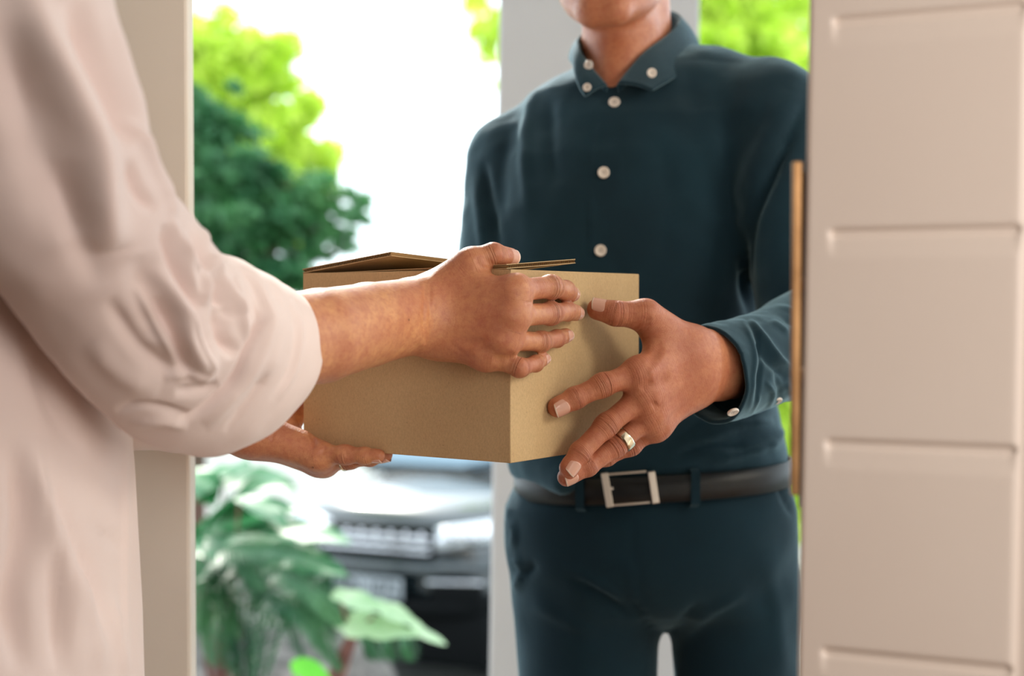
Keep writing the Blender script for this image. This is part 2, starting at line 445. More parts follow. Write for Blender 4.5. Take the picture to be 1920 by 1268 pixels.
# fine grid on the face with an analytic relief
def relief(u, z):
    h = 0
    inside = (u > u_l) & (u < u_r+.02)
    m_ = np.clip((u-u_l)/.004, 0, 1)*np.clip((u_r+.004-u)/.004, 0, 1)
    for zt in ztops:
        d = zt-z           # below the line: groove then a sloping bevel
        h = h-m_*(.0045*np.exp(-(d/.0022)**2)+.0026*np.clip(1-d/.017, 0, 1)*(d > 0))
    h = h-.006*np.exp(-((u-u_r-.009)/.004)**2)
    return h
us = np.unique(np.concatenate([np.linspace(0, .004, 3), np.linspace(.004, u_l-.006, 6), np.linspace(u_l-.006, u_l+.008, 10), np.linspace(u_l+.008, u_r-.01, 20), np.linspace(u_r-.01, u_r+.03, 26), np.linspace(u_r+.03, dw, 20)]))
zs = [0.01]; 
for z in sorted(ztops): zs += list(np.linspace(z-.024, z+.008, 26))
zs = np.unique(np.concatenate([zs, np.linspace(.01, 2.08, 60)]))
U, Z = np.meshgrid(us, zs, indexing='ij'); H = relief(U, Z)
H = H-np.clip(.003-U, 0, 1)**2*300
DV = np.array([dpt(u, z, h) for u, z, h in zip(U.ravel(), Z.ravel(), H.ravel())])
DF = [q[::-1] for q in grid_faces(len(us), len(zs))]
mk('door_panel', DV, DF, M['door'], door)
# core of the leaf behind the face
cvs = []
for z in (0.01, 2.08):
    for (u, o) in ((0, -.0035), (dw, -.0035), (dw, -dth), (0, -dth)): cvs.append(dpt(u, z, o))
mk('door_core', cvs, [[3,2,1,0],[4,5,6,7],[0,1,5,4],[1,2,6,5],[2,3,7,6],[3,0,4,7]], M['door'], door, False)
# latch face plate standing proud of the edge
def plate(pxl, pxr, ytop, ybot, Y, th, m, name):
    a, b, c, d = PX(pxl, ytop, Y), PX(pxr, ytop, Y), PX(pxr-6, ybot, Y), PX(pxl-3, ybot, Y)
    V = [a, b, c, d]+[q+A(0, th, 0) for q in (a, b, c, d)]
    o = mk(name, V, [[0,3,2,1],[4,5,6,7],[0,1,5,4],[1,2,6,5],[2,3,7,6],[3,0,4,7]], m, door, False)
    bb = o.modifiers.new('b', 'BEVEL'); bb.width = .0012; bb.segments = 2; return o
plate(1487, 1506, 302, 930, .955, .006, M['bronze'], 'face_plate')
plate(1504, 1517, 322, 956, .962, .01, M['dark'], 'latch_channel')
for yy in (520, 690): plate(1505, 1519, yy, yy+26, .957, .006, M['bronze'], 'latch_bolt')

# ------------------------------------------------------------------ cardboard box
C0 = A(PX(957, 600, 1.3)[0], 1.3, 0); LD = A(-math.cos(math.radians(35)), math.sin(math.radians(35)), 0); RD = A(math.sin(math.radians(35)), math.cos(math.radians(35)), 0)
LL, RL = .258, .235
ZT, ZB = PX(957, 505, 1.3)[2], PX(957, 869, 1.3)[2]
NL = A(-RD[0], -RD[1], 0); NR = A(-LD[0], -LD[1], 0)
bc = C0+LD*LL/2+RD*RL/2
box = empty('cardboard_box', (bc[0], bc[1], ZB), 'brown cardboard box with loosely folded top flaps held between the two people', 'box')
Rb = np.stack([-LD, RD, A(0, 0, 1)], 1)
th = .004
def panel(p0, ud, ul, h, nin, name, z0=ZB, seam=False):
    """upright panel with softened corners and a barely uneven face"""
    nu, nz = 26, 20; us = np.linspace(0, ul, nu); zs = np.linspace(0, h, nz); V = []
    for u in us:
        for z in zs:
            bul = -.0009*math.sin(math.pi*u/ul)*math.sin(math.pi*z/h)
            V.append(p0+ud*u+A(0, 0, z0+z)+nin*bul)
    V = np.array(V); W = V+nin*th
    n = nu*nz; Fc = grid_faces(nu, nz); Fc2 = [[i+n for i in q[::-1]] for q in Fc]
    rim = [i*nz for i in range(nu)]+[(nu-1)*nz+j for j in range(1, nz)]+[i*nz+nz-1 for i in range(nu-2, -1, -1)]+[j for j in range(nz-2, 0, -1)]
    side = [[rim[k], rim[(k+1) % len(rim)], rim[(k+1) % len(rim)]+n, rim[k]+n] for k in range(len(rim))]
    o = mk(name, np.vstack([V, W]), Fc+Fc2+side, M['card'], box)
    o.modifiers.new('b', 'BEVEL').width = .0006
    me = o.data; me.polygons.foreach_set('use_smooth', [False]*len(me.polygons)); return o
H_ = ZT-ZB
e = .0006
panel(C0, LD, LL, H_, -NL, 'side_panel'); panel(C0+NR*0, RD, RL, H_, -NR, 'side_panel')
panel(C0+RD*RL, LD, LL, H_, NL, 'side_panel'); panel(C0+LD*LL, RD, RL, H_, NR, 'side_panel')
mk('bottom_panel', *boxm((bc[0], bc[1], ZB+.002), (LL-.001, RL-.001, .004), R=Rb), M['card'], box, False)
def flap(q, name='flap', thk=.0042, n=40):
    """q: hinge0, hinge1, outer1, outer0; wavy corrugated core between two liners"""
    q = [np.asarray(x, float) for x in q]; nn = nrm(np.cross(q[1]-q[0], q[3]-q[0])); 
    if nn[2] < 0: nn = -nn
    parts = []
    for off in (0, thk-.0007):
        V = [x+nn*off for x in q]+[x+nn*(off+.0007) for x in q]
        parts.append((V, [[0,3,2,1],[4,5,6,7],[0,1,5,4],[1,2,6,5],[2,3,7,6],[3,0,4,7]]))
    V, Fc = join(parts); o = mk(name, V, Fc, M['card'], box, False)
    # fluting
    m_ = 130; V = []
    for i in range(m_):
        t = i/(m_-1); s = .5+.5*math.sin(i*math.pi/2+.3)
        z = .0006+s*(thk-.0016)
        for k in (0, 1):
            a = q[0]+(q[3]-q[0])*t if k == 0 else q[1]+(q[2]-q[1])*t
            V.append(a+nn*z)
    f_ = mk('fluting', V, [[2*i, 2*i+1, 2*i+3, 2*i+2] for i in range(m_-1)], M['card_edge'], o, True); f_['kind'] = 'stuff'
    return o
zt = A(0, 0, ZT)
Lc = C0+LD*LL; Bc = Lc+RD*RL; Rc = C0+RD*RL
FD = .117
flap([Lc+zt, Bc+zt, Bc-LD*FD+zt+A(0,0,.004), Lc-LD*FD+zt+A(0, 0, .0150)])                       # left end flap, raised
flap([C0+zt-A(0,0,.012)+RD*.006-LD*-.010, Rc+zt-RD*.006+LD*.006-A(0,0,.010), Rc+LD*FD+zt-RD*.006-A(0,0,.022), C0+LD*FD+zt+RD*.006-A(0,0,.022)])         # right flap, tucked in
flap([Rc+zt+LD*.006-A(0,0,.006), Bc+zt-LD*.008-A(0,0,.006), Bc-RD*FD+zt-A(0,0,.012)-LD*.008, Rc-RD*FD+zt-A(0,0,.012)+LD*.006])
flap([C0+zt+A(0, 0, .0005)+LD*.004, Lc+zt-A(0,0,.0048)-LD*.006+RD*.005, Lc+RD*FD+zt-A(0, 0, .014)-LD*.006, C0+RD*FD+zt+A(0, 0, .0085)+LD*.004])    # near flap

# ------------------------------------------------------------------ hands
class Hand:
    """fingers: 4 x [MCP,PIP,DIP,TIP] (index..little), thumb [CMC,MCP,IP,TIP], arm: list of (point, r, flat)"""
    def __init__(s, W, fingers, fr, thumb, tr, arm, hint, sc_=1., web=True, tendon=1., base_w=1.):
        s.W = W; s.fg = [np.array(f) for f in fingers]; s.fr = fr; s.th = np.array(thumb); s.tr = tr; s.arm = arm; s.sc = sc_; s.tendon = tendon; s.flush = .32 if hint[2] > -.5 else .2
        mc = np.mean([f[0] for f in s.fg], 0); s.hd = nrm(mc-W)
        lat = s.fg[0][0]-s.fg[3][0]; s.lat = nrm(lat-s.hd*(lat@s.hd)); s.N = np.cross(s.lat, s.hd); s.sg = 1
        if s.N@hint < 0: s.N = -s.N; s.sg = -1
        s.base = [W+s.hd*.018*sc_+s.lat*o*sc_*base_w for o in (.017, .006, -.006, -.017)]
    def nph(s, d): 
        lat = nrm(s.lat-d*(s.lat@d)); return nrm(np.cross(lat, d)*s.sg), lat
    def f(s, P):
        c = s.sc; N_ = s.N; palm = None
        for i, f in enumerate(s.fg):
            d = rc(P, s.base[i], f[0]-N_*.001, .0125*c, s.fr[i][0]*1.05, (N_, .95))
            palm = d if palm is None else smin(palm, d, .016*c)
        palm = smin(palm, rc(P, s.W+s.hd*.02-N_*.003, (s.fg[1][0]+s.fg[2][0])/2-s.hd*.012-N_*.004, .014*c, .0135*c), .012*c)
        palm = smin(palm, rc(P, s.base[3]-N_*.005, s.fg[3][0]*.75+s.W*.25-N_*.005, .0135*c, .0115*c), .012*c)
        palm = smin(palm, rc(P, s.th[0], s.th[1], s.tr[0], s.tr[1]), .016*c)
        im = s.fg[0][0]*.62+s.base[0]*.38; tm = s.th[1]*.55+s.th[0]*.45
        palm = smin(palm, rc(P, im, tm, .0085*c, .0085*c), .018*c)
        for i, f in enumerate(s.fg):
            palm = smin(palm, rc(P, f[0]+N_*.0012*c, f[0]+N_*.0020*c+nrm(f[1]-f[0])*.004, s.fr[i][0]*.93, s.fr[i][0]*.9), .012*c)
            if s.tendon: palm = smin(palm, rc(P, s.base[i]+N_*.0085*c+(s.fg[i][0]-s.base[i])*.25, f[0]+N_*(s.fr[i][0]*.98), .0028*c*s.tendon, .0034*c*s.tendon), .006*c)
        a = s.arm; arm = None
        for (p0, r0, fl), (p1, r1, fl1) in zip(a[:-1], a[1:]):
            d = rc(P, p0, p1, r0, r1, (N_ if fl is None else fl[0], .8 if fl is None else fl[1])); arm = d if arm is None else smin(arm, d, .003)
        palm = smin(palm, arm, .022*c)
        out = palm
        for i, f in enumerate(s.fg):
            r = s.fr[i]; g = rc(P, f[0]-N_*.001, f[1], r[0]*.94, r[1]*.94)
            n1, _ = s.nph(nrm(f[2]-f[1])); n2, _ = s.nph(nrm(f[3]-f[2]))
            g = smin(g, rc(P, f[1], f[1]+(f[2]-f[1])*.08, r[1], r[1]), .005)
            g = smin(g, rc(P, f[1], f[2], r[1]*.93, r[2]*.95), .004); g = smin(g, rc(P, f[2]+n2*.0004, f[2], r[2], r[2]), .004)
            g = smin(g, rc(P, f[2], f[3], r[2]*.95, r[3], (n2, .93)), .003)
            g = smin(g, rc(P, f[3]-n2*r[3]*.18-(f[3]-f[2])*.2, f[3]-n2*r[3]*.2, r[3]*.86, r[3]*.8), .003)
            out = smin(out, smin(palm, g, .009*c), .0032)
        t = s.th; r = s.tr; n2, _ = s.nph(nrm(t[3]-t[2]))
        g = rc(P, t[1], t[2], r[1], r[2]); g = smin(g, rc(P, t[2], t[3], r[2]*.97, r[3]), .005)
        out = smin(out, smin(palm, g, .010*c), .0032)
        return out
    def attrs(s, V, Nn):
        n = len(V); u = np.zeros(n); m_ = np.zeros(n); red = np.zeros(n); best = np.full(n, 1e9)
        ch = [(np.vstack([[s.base[i]], f]), s.fr[i], False) for i, f in enumerate(s.fg)]+[(s.th, s.tr, True)]
        for Q, r, isth in ch:
            acc = 0
            for k in range(len(Q)-1):
                a, b = Q[k], Q[k+1]; l = np.linalg.norm(b-a); h = np.clip(((V-a)@(b-a))/l**2, 0, 1.3 if k == len(Q)-2 else 1)
                d = np.linalg.norm(V-a-h[:, None]*(b-a), axis=1); mm = d < best
                best = np.where(mm, d, best); u = np.where(mm, (acc+h*l)*1000, u)
                nn, _ = s.nph((b-a)/l); dor = np.clip((Nn@nn)*1.3+.25, 0, 1)
                x = acc+h*l; mk_ = np.zeros(n)
                acc2 = 0; 
                js = np.cumsum([np.linalg.norm(Q[j+1]-Q[j]) for j in range(len(Q)-1)])
                wts = (.08, .85, .55) if not isth else (.1, .6)
                wd = (.010, .0060, .0040) if not isth else (.010, .006)
                for j, wt in enumerate(wts): mk_ = mk_+wt*np.exp(-((x-js[j])/(wd[j]*s.sc))**2)
                rd = mk_*.22
                mk_ = np.clip(mk_, 0, 1)*dor+.06
                rd = rd*dor+.35*np.exp(-((x-js[-1]-.004)/.007)**2)
                m_ = np.where(mm, mk_, m_); red = np.where(mm, rd, red); acc += l
        far = np.clip((best-.02)/.02, 0, 1); m_ = m_*(1-far); red = (red+s.flush)*(1-far)
        return np.stack([u, m_, np.clip(red, 0, 1)], 1)
    def nails(s, parent, mat_, seqs=None, roll=None):
        for i in range(5):
            Q = s.fg[i] if i < 4 else s.th; r = (s.fr[i] if i < 4 else s.tr)[3]
            d = nrm(Q[3]-Q[2]); n, lat = s.nph(d)
            if roll and i in roll:
                if isinstance(roll[i], np.ndarray):
                    n = nrm(roll[i]-d*(roll[i]@d)); lat = np.cross(d, n); a = 0
                else: a = math.radians(roll[i])
                n, lat = n*math.cos(a)+lat*math.sin(a), lat*math.cos(a)-n*math.sin(a)
            V = []; nu, nv = 12, 11; ln = r*1.55; hw = 1.02
            for a in np.linspace(0, 1, nu):
                for b in np.linspace(-1, 1, nv):
                    # rounded base, squarer free edge
                    lim = math.sqrt(max(0, 1-max(0, (.35-a)/.35)**2.4))*.35+.65 if a < .35 else 1-.10*max(0, (a-.8)/.2)**2
                    an = b*hw*lim
                    x = -ln*.55+a*ln-(.12*ln*(b*b)*(1 if a > .5 else -1)*abs(a-.5)*2)
                    rr = r*(1.035-.10*(a)**2) if i < 4 else r*(1.065-.07*a*a)
                    V.append(Q[3]+d*x+n*(rr*math.cos(an)*.955+.0002)+lat*rr*math.sin(an)*.98)
            V = np.array(V); Vb = V-n*.0007; Fc = grid_faces(nu, nv); k = nu*nv
            rim = [i_*nv for i_ in range(nu)]+[(nu-1)*nv+j for j in range(1, nv)]+[i_*nv+nv-1 for i_ in range(nu-2, -1, -1)]+[j for j in range(nv-2, 0, -1)]
            o = mk('fingernail', np.vstack([V, Vb]), Fc+[[rim[q], rim[(q+1) % len(rim)], rim[(q+1) % len(rim)]+k, rim[q]+k] for q in range(len(rim))], M['nail'], parent)
            o.data.materials.append(M['nail_edge'])
            for pi, p in enumerate(o.data.polygons):
                if pi < (nu-1)*(nv-1) and pi//(nv-1) >= nu-2: p.material_index = 1
    def mesh(s, h=.0013, strokes=(), box_guard=True, clip=None):
        allp = np.vstack([np.vstack(s.fg), s.th, [p for p, _, _ in s.arm]]); lo = allp.min(0)-.05; hi = allp.max(0)+.05
        f = s.f
        V, Fc, Nn = nets(f, lo, hi, h)
        if strokes: V = sculpt(V, Nn, strokes)
        return V, Fc, s.attrs(V, Nn)

# woman's right hand: back of the hand to the camera, fingers round the near corner of the box
wr = Hand(PX(806, 592, 1.330),
  [PXL([(966,545,1.288),(1033,538,1.322),(1060,545,1.350),(1072,551,1.371)]),
   PXL([(963,592,1.283),(1032,588,1.324),(1064,584,1.353),(1080,587,1.375)]),
   PXL([(946,638,1.286),(1014,641,1.320),(1044,635,1.346),(1061,630,1.361)]),
   PXL([(908,667,1.299),(974,690,1.290),(1004,682,1.312),(1019,674,1.327)])],
  [(.0112,.0107,.0092,.0080),(.0112,.0104,.0088,.0078),(.0106,.0092,.0080,.0072),(.0100,.0082,.0072,.0064)],
  PXL([(838,550,1.330),(884,494,1.315),(925,478,1.318),(956,482,1.333)]), (.0170,.0128,.0108,.0086),
  [(PX(806,592,1.330), .034, (nrm(NL+A(0,0,.1)), .66)), (PX(770,593,1.312), .0325, (nrm(NL), .76)), (PX(690,609,1.27), .0350, (nrm(NL), .86)), (PX(600,630,1.215), .0380, (nrm(NL), .93)), (PX(540,640,1.19), .0385, (nrm(NL), .95)), (PX(440,630,1.15), .030, (nrm(NL), 1)), (PX(380,600,1.12), .028, (nrm(NL), 1))],
  NL, 1., tendon=.75)
W_STR = [([(862,655),(905,650),(940,640)], 6, .0007), ([(850,620),(900,612),(945,600)], 6, .0006), ([(840,640),(870,665),(900,680)], 5, -.0007),
         ([(893,480),(903,500),(930,505)], 5, -.0012), ([(905,482),(925,497),(948,499)], 5, -.0010), ([(800,520),(797,560),(795,600),(797,645)], 5, -.0012), ([(808,525),(806,570),(806,640)], 4, -.0009), ([(818,560),(812,590),(815,620)], 4, -.0006),
         ([(800,648),(790,640),(795,610)], 8, .0012), ([(985,570),(1000,566)], 4, -.0012), ([(925,676),(945,668),(965,664)], 6, -.0012), ([(880,655),(910,668),(935,690)], 9, .0008)]
# man's left hand on the right face of the box
mh = Hand(PX(1308, 684, 1.435),
  [PXL([(1198,700,1.378),(1131,722,1.362),(1078,747,1.355),(1046,764,1.349)]),
   PXL([(1208,742,1.382),(1138,797,1.366),(1088,848,1.353),(1067,878,1.347)]),
   PXL([(1218,778,1.392),(1156,836,1.377),(1102,874,1.364),(1063,895,1.354)]),
   PXL([(1232,798,1.404),(1184,836,1.400),(1138,858,1.395),(1112,868,1.392)])],
  [(.0125,.0113,.0106,.0098),(.0125,.0112,.0102,.0093),(.0118,.0104,.0098,.0090),(.0108,.0092,.0082,.0076)],
  PXL([(1272,650,1.425),(1210,592,1.405),(1154,588,1.397),(1121,580,1.399)]), (.0185,.0142,.0120,.0108),
  [(PX(1308,684,1.435), .0345, (nrm(A(.4,-.9,0)), .72)), (PX(1345,685,1.462), .034, (nrm(A(.6,-.8,0)), .82)), (PX(1420,675,1.53), .037, (nrm(A(.6,-.8,0)), .95)), (PX(1540,650,1.65), .044, (nrm(A(.6,-.8,0)), 1))],
  nrm(A(.2,-1,0)), 1.06, tendon=.9)
M_STR = [([(1188,617),(1205,605),(1222,596)], 4, -.0018), ([(1180,635),(1200,620),(1220,606)], 3.5, -.0012), ([(1250,660),(1230,690),(1215,705)], 7, .0009), ([(1270,690),(1245,722),(1225,745)], 7, .0008),
         ([(1240,640),(1228,665),(1212,682)], 8, -.0010), ([(1278,715),(1252,745),(1240,765)], 6, .0007), ([(1225,715),(1212,724),(1200,730)], 7, -.0016), ([(1232,755),(1222,762)], 7, -.0012),
         ([(1120,570),(1122,585)], 3, -.0003)]
# woman's left hand palm up under the box
zb = ZB
wl = Hand(PX(452, 806, 1.435),
  [[PX(606,862,1.475),PX(655,856,1.47),PX(690,852,1.46),PX(712,850,1.455)],
   [PX(604,868,1.455),PX(655,862,1.445),PX(694,857,1.435),PX(722,853,1.43)],
   [PX(600,867,1.434),PX(652,863,1.420),PX(694,859,1.410),PX(722,855,1.404)],
   [PX(596,855,1.415),PX(646,853,1.400),PX(684,855,1.390),PX(709,856,1.386)]],
  [(.0108,.0095,.0085,.0075),(.0108,.0095,.0085,.0075),(.0106,.0090,.0080,.0070),(.0112,.0093,.0082,.0068)],
  [PX(500,800,1.475), PX(545,775,1.49), PX(556,745,1.495), PX(560,722,1.50)], (.0165,.0135,.0115,.009),
  [(PX(452,806,1.435), .029, None), (PX(420,795,1.430), .029, None), (PX(340,765,1.40), .034, None), (PX(230,735,1.36), .042, None)],
  A(0, .15, -1), 1., tendon=0)
WL_STR = [([(583,815),(590,828),(586,842)], 4, -.0022), ([(612,838),(604,850),(590,862)], 4, -.0016), ([(500,800),(487,815),(480,830)], 4, -.0015), ([(523,800),(512,815),(510,830)], 3, -.0008), ([(560,868),(590,862),(620,858)], 4, -.0008), ([(648,842),(650,858)], 3, -.001)]
# man's right hand, behind the box on its far left side
nB = NL*0-RD*0+LD   # outward normal of the left end panel
pc = Lc+RD*.115+LD*.018+A(0, 0, ZB+.07)
def far_hand():
    W = pc+RD*.085+LD*.012+A(0, 0, -.01); d = -RD; up = A(0, 0, 1); f = []
    for i, (o, s_) in enumerate(((.030, .95), (.010, 1.), (-.011, .95), (-.031, .8))):
        m0 = pc+up*o*.95; p = m0+d*.046*s_-LD*.001; q = p+d*.028*s_-LD*.004; t = q+d*.020*s_-LD*.003; f.append([m0, p, q, t])
    th_ = [W+up*.02-RD*.015+LD*.004, pc+up*.052+RD*.035, pc+up*.070+RD*.002-LD*.002, pc+up*.078-RD*.022-LD*.004]
    el = PX(935, 640, 1.80)
    return Hand(W, f, mh.fr, th_, mh.tr, [(W, .033, None), (W*.75+el*.25, .034, (LD, .9)), (el, .044, (LD, 1))], LD, 1.05, tendon=.8)
mr = far_hand()

def head_field(c, yaw, tilt=0, wmn=False):
    R = rotz(yaw)@roty(tilt)    # local: x right, y forward(face), z up ; columns = axes
    def f(P):
        q = (P-c)@R; ax = np.abs(q[:, 0]); q2 = q.copy(); q2[:, 0] = ax
        d = ell(q, A(0, -.018, .028), A(.076, .096, .092))
        d = smin(d, ell(q, A(0, .018, -.030), A(.060, .068, .080)), .03)
        d = smin(d, rc(q2, A(.048, -.005, -.062), A(.018, .066, -.098), .016, .015), .03)
        d = smin(d, rc(q2, A(0, .070, -.100), A(.008, .070, -.100), .017, .016), .02)
        d = smin(d, rc(q2, A(.02, .074, .022), A(.042, .062, .020), .012, .010), .018)
        d = smin(d, rc(q2, A(.042, .052, -.022), A(.046, .046, -.026), .016, .016), .02)
        d = smax(d, -(np.sqrt(((q2-A(.031, .093, .002))**2).sum(1))-.014), .012)
        ec = A(.031, .0745, .002)
        d = smin(d, np.sqrt(((q2-ec)**2).sum(1))-.0132, .005)
        d = smax(d, -ell(q2, ec+A(0, .012, 0), A(.0125, .014, .0040)), .0015)
        d = smin(d, rc(q, A(0, .082, .006), A(0, .107, -.030), .0075, .010), .010)
        d = smin(d, rc(q2, A(.010, .094, -.034), A(.011, .094, -.034), .0065, .0065), .006)
        d = smin(d, rc(q2, A(0, .086, -.062), A(.018, .078, -.066), .0055, .003), .006)
        d = smin(d, rc(q2, A(0, .085, -.073), A(.016, .078, -.069), .0065, .003), .005)
        d = smax(d, -rc(q2, A(0, .0935, -.067), A(.022, .083, -.068), .0012, .001), .003)
        e_ = ell(q2, A(.078, -.012, -.008), A(.008, .020, .033))
        e_ = smax(e_, -ell(q2, A(.088, -.008, -.006), A(.010, .011, .020)), .004)
        d = smin(d, e_, .008)
        return d
    return f, R
def head_extras(c, R, root, hair, m_hair, long_=False):
    for s in (-1, 1):
        ctr = c+R@A(s*.031, .0745, .002)
        a = []; n1, n2 = 12, 16
        V = [ctr+R@(.0120*A(math.sin(p)*math.cos(t), math.cos(p), math.sin(p)*math.sin(t))) for p in np.linspace(0, math.pi, n1) for t in np.linspace(0, 2*math.pi, n2, endpoint=False)]
        o = mk('eyeball', V, grid_faces(n1, n2, True), M['eye'], root); o.data.materials.append(M['iris'])
        for p in o.data.polygons:
            if p.index < 3*n2: p.material_index = 1
    def hf(P):
        q = (P-c)@R
        d = ell(q, A(0, -.024, .036), A(.084, .102, .098))
        cut = q[:, 1]*.75-q[:, 2]*.6-.030      # open at the face
        if long_: d = smin(d, rc(q, A(0, -.07, -.02), A(0, -.085, -.17), .062, .045), .04)
        d = smax(d, cut, .012); d = smax(d, (-q[:, 2]-(.05 if not long_ else .3)+np.clip(q[:, 1], 0, 1)*.6), .01)
        return d+.0006*np.sin(q[:, 0]*900+np.sin(q[:, 2]*60)*2+q[:, 1]*160)+.0012*vnoise(q*A(1, .4, .4), 120, 8)
    V, Fc, _ = nets(hf, c-A(.14, .14, .3), c+A(.14, .14, .16), .004, 1); mk('hair', V, Fc, m_hair, root)

def set_attr(o, arr):
    a = o.data.attributes.new('skin', 'FLOAT_VECTOR', 'POINT'); a.data.foreach_set('vector', np.asarray(arr, np.float32).ravel())

def slices(P, tab, p=2.3, kb=.01):
    """tab rows: z, cx, cy, a, b"""
    T = np.array(sorted(tab)); z = P[:, 2]
    cx, cy, a, b = (np.interp(z, T[:, 0], T[:, i]) for i in (1, 2, 3, 4))
    q = (np.abs((P[:, 0]-cx)/a)**p+np.abs((P[:, 1]-cy)/b)**p)**(1/p)
    d = (q-1)*np.minimum(a, b)
    return smax(smax(d, z-T[-1, 0], .03), T[0, 0]-z, kb)

def person(root_loc, label):
    return empty('person', root_loc, label, 'person')

# ================================================================== MAN
man = person((.19, 1.84, 0), 'man in dark teal button-down shirt, belt and trousers holding the right of the box')
TY = 1.83
def row(y, xl, xr, b, Y=TY, dy=0):
    l, r = PX(xl, y, Y), PX(xr, y, Y); return (l[2], (l[0]+r[0])/2, Y+dy, (r[0]-l[0])/2, b)
torso = [row(130, 1080, 1330, .070), row(175, 1010, 1400, .085), row(230, 985, 1440, .105), row(300, 945, 1440, .118), row(400, 908, 1428, .122), row(500, 905, 1425, .122),
         row(600, 912, 1430, .122), row(720, 935, 1445, .124), row(800, 955, 1462, .128), row(850, 965, 1474, .130), row(878, 976, 1472, .122)]
SR, SL = PX(964, 304, 1.86), PX(1452, 206, 1.77)     # shoulder joints
ER, EL = PX(932, 640, 1.80), PX(1528, 640, 1.68)     # elbows
NK = PX(1178, 150, 1.86)
def shirt_f(P):
    d = slices(P, torso)
    d = smin(d, rc(P, NK+A(-.02, 0, -.026), SR, .052, .046), .05)
    d = smin(d, rc(P, NK+A(.06, 0, -.004), SL, .054, .056), .05)
    rs = smin(rc(P, SR, ER, .060, .060), rc(P, ER, mr.W*.93+ER*.07, .056, .046), .03)
    ls = rc(P, SL+A(.0,0,-.01), EL, .068, .060)
    d = smin(d, rs, .022); d = smin(d, ls, .020)
    d = smin(d, rc(P, PX(988, 868, 1.81), PX(1062, 900, 1.728), .020, .017), .03)
    # neck opening
    d = smax(d, -rc(P, NK+A(-.005, -.015, .005), NK+A(-.005, -.02, .16), .052, .07), .008)
    d = smax(d, -rc(P, PX(1156, 50, 1.775), PX(1149, 150, 1.70), .050, .004), .006)
    return d
V, Fc, Nn = nets(shirt_f, A(-.24, 1.5, .98), A(.52, 2.05, 1.62), .0048)
S_STR = [([(1008,165),(992,215),(985,300),(990,400)], 12, .006), ([(1035,180),(1030,260),(1040,350)], 14, -.005), ([(960,230),(940,330),(935,420)], 14, -.004),
  ([(905,300),(915,380),(935,470)], 9, -.008), ([(890,330),(900,420),(905,480)], 9, .004), ([(1512,190),(1452,320),(1405,420),(1398,520),(1410,600)], 11, -.012),
  ([(1480,170),(1440,260),(1385,390)], 22, .005), ([(1240,250),(1250,350),(1245,480)], 20, -.002), ([(1320,200),(1350,300),(1360,420)], 24, .003),
  ([(1300,830),(1380,800),(1450,790)], 9, .006), ([(1260,860),(1330,835),(1400,835)], 7, -.006), ([(1330,865),(1400,850),(1450,830)], 8, .007), ([(1240,840),(1300,800),(1350,770)], 10, -.004),
  ([(1440,845),(1470,800)], 10, .006), ([(1160,480),(1170,600)], 16, -.002), ([(1380,600),(1340,680),(1300,760)], 16, .004), ([(1425,650),(1380,740)], 14, -.004),
  ([(1128,205),(1110,330),(1104,500)], 2.5, .0016), ([(1120,205),(1102,330),(1096,500)], 5, -.0010), ([(1174,205),(1158,330),(1150,500)], 2.5, .0012),
  ([(1240,265),(1320,262),(1400,270)], 2.5, .0008)]
V = sculpt(V, Nn, S_STR)
V = V+Nn*(.0022*vnoise(V*A(1, 1, .5), 22, 4)+.0012*vnoise(V, 50, 6))[:, None]
shirt = mk('shirt', V, Fc, M['teal_shirt'], man)

# generic sleeve/cuff tube from opposite outline points
def loft(st, nr=160, nl=200, flipY=True, twist=None):
    T = np.array([PX(*s[0], s[2]) for s in st]); B = np.array([PX(*s[1], s[3] if len(s) > 4 else s[2]) for s in st]); hd = np.array([s[-1] for s in st])
    t = np.linspace(0, len(st)-1, nl); T = catmull(T, t); B = catmull(B, t); hd = catmull(hd, t)
    Cc = (T+B)/2; V1 = (T-B)/2; tg = nrm(np.gradient(Cc, axis=0))
    # smooth tangent
    for _ in range(12): tg[1:-1] = nrm((tg[:-2]+tg[1:-1]*2+tg[2:])/4)
    V2 = nrm(np.cross(tg, V1)); V2 = np.where((V2[:, 1] > 0)[:, None], -V2, V2)*hd[:, None]
    a = np.linspace(0, 2*math.pi, nr, endpoint=False)
    V = Cc[:, None]+V1[:, None]*np.cos(a)[None, :, None]+V2[:, None]*np.sin(a)[None, :, None]
    Nn = nrm(V-Cc[:, None])
    return V.reshape(-1, 3), Nn.reshape(-1, 3), Cc, tg
def finish_loft(V, nl, nr, Cc, tg, inner=.0022, depth=18):
    """fold the open end over into an inner layer; close the hidden end"""
    rings = V.reshape(nl, nr, 3); end = rings[-1]; ctr = end.mean(0); extra = []
    for k in range(1, 6):       # rounded lip
        a = k/5*math.pi; q = end+nrm(ctr-end)*(inner*(1-math.cos(a))/1)+tg[-1]*inner*math.sin(a)*.8; extra.append(q)
    for k in range(1, depth):
        r = rings[-1-k*2]; extra.append(r+nrm(r.mean(0)-r)*inner*2.2)
    allr = np.concatenate([rings, np.array(extra)], 0); n = len(allr)
    Fc = grid_faces(n, nr, True); Fc.append(list(range(nr))[::-1]); Fc.append([(n-1)*nr+j for j in range(nr)])
    return allr.reshape(-1, 3), Fc
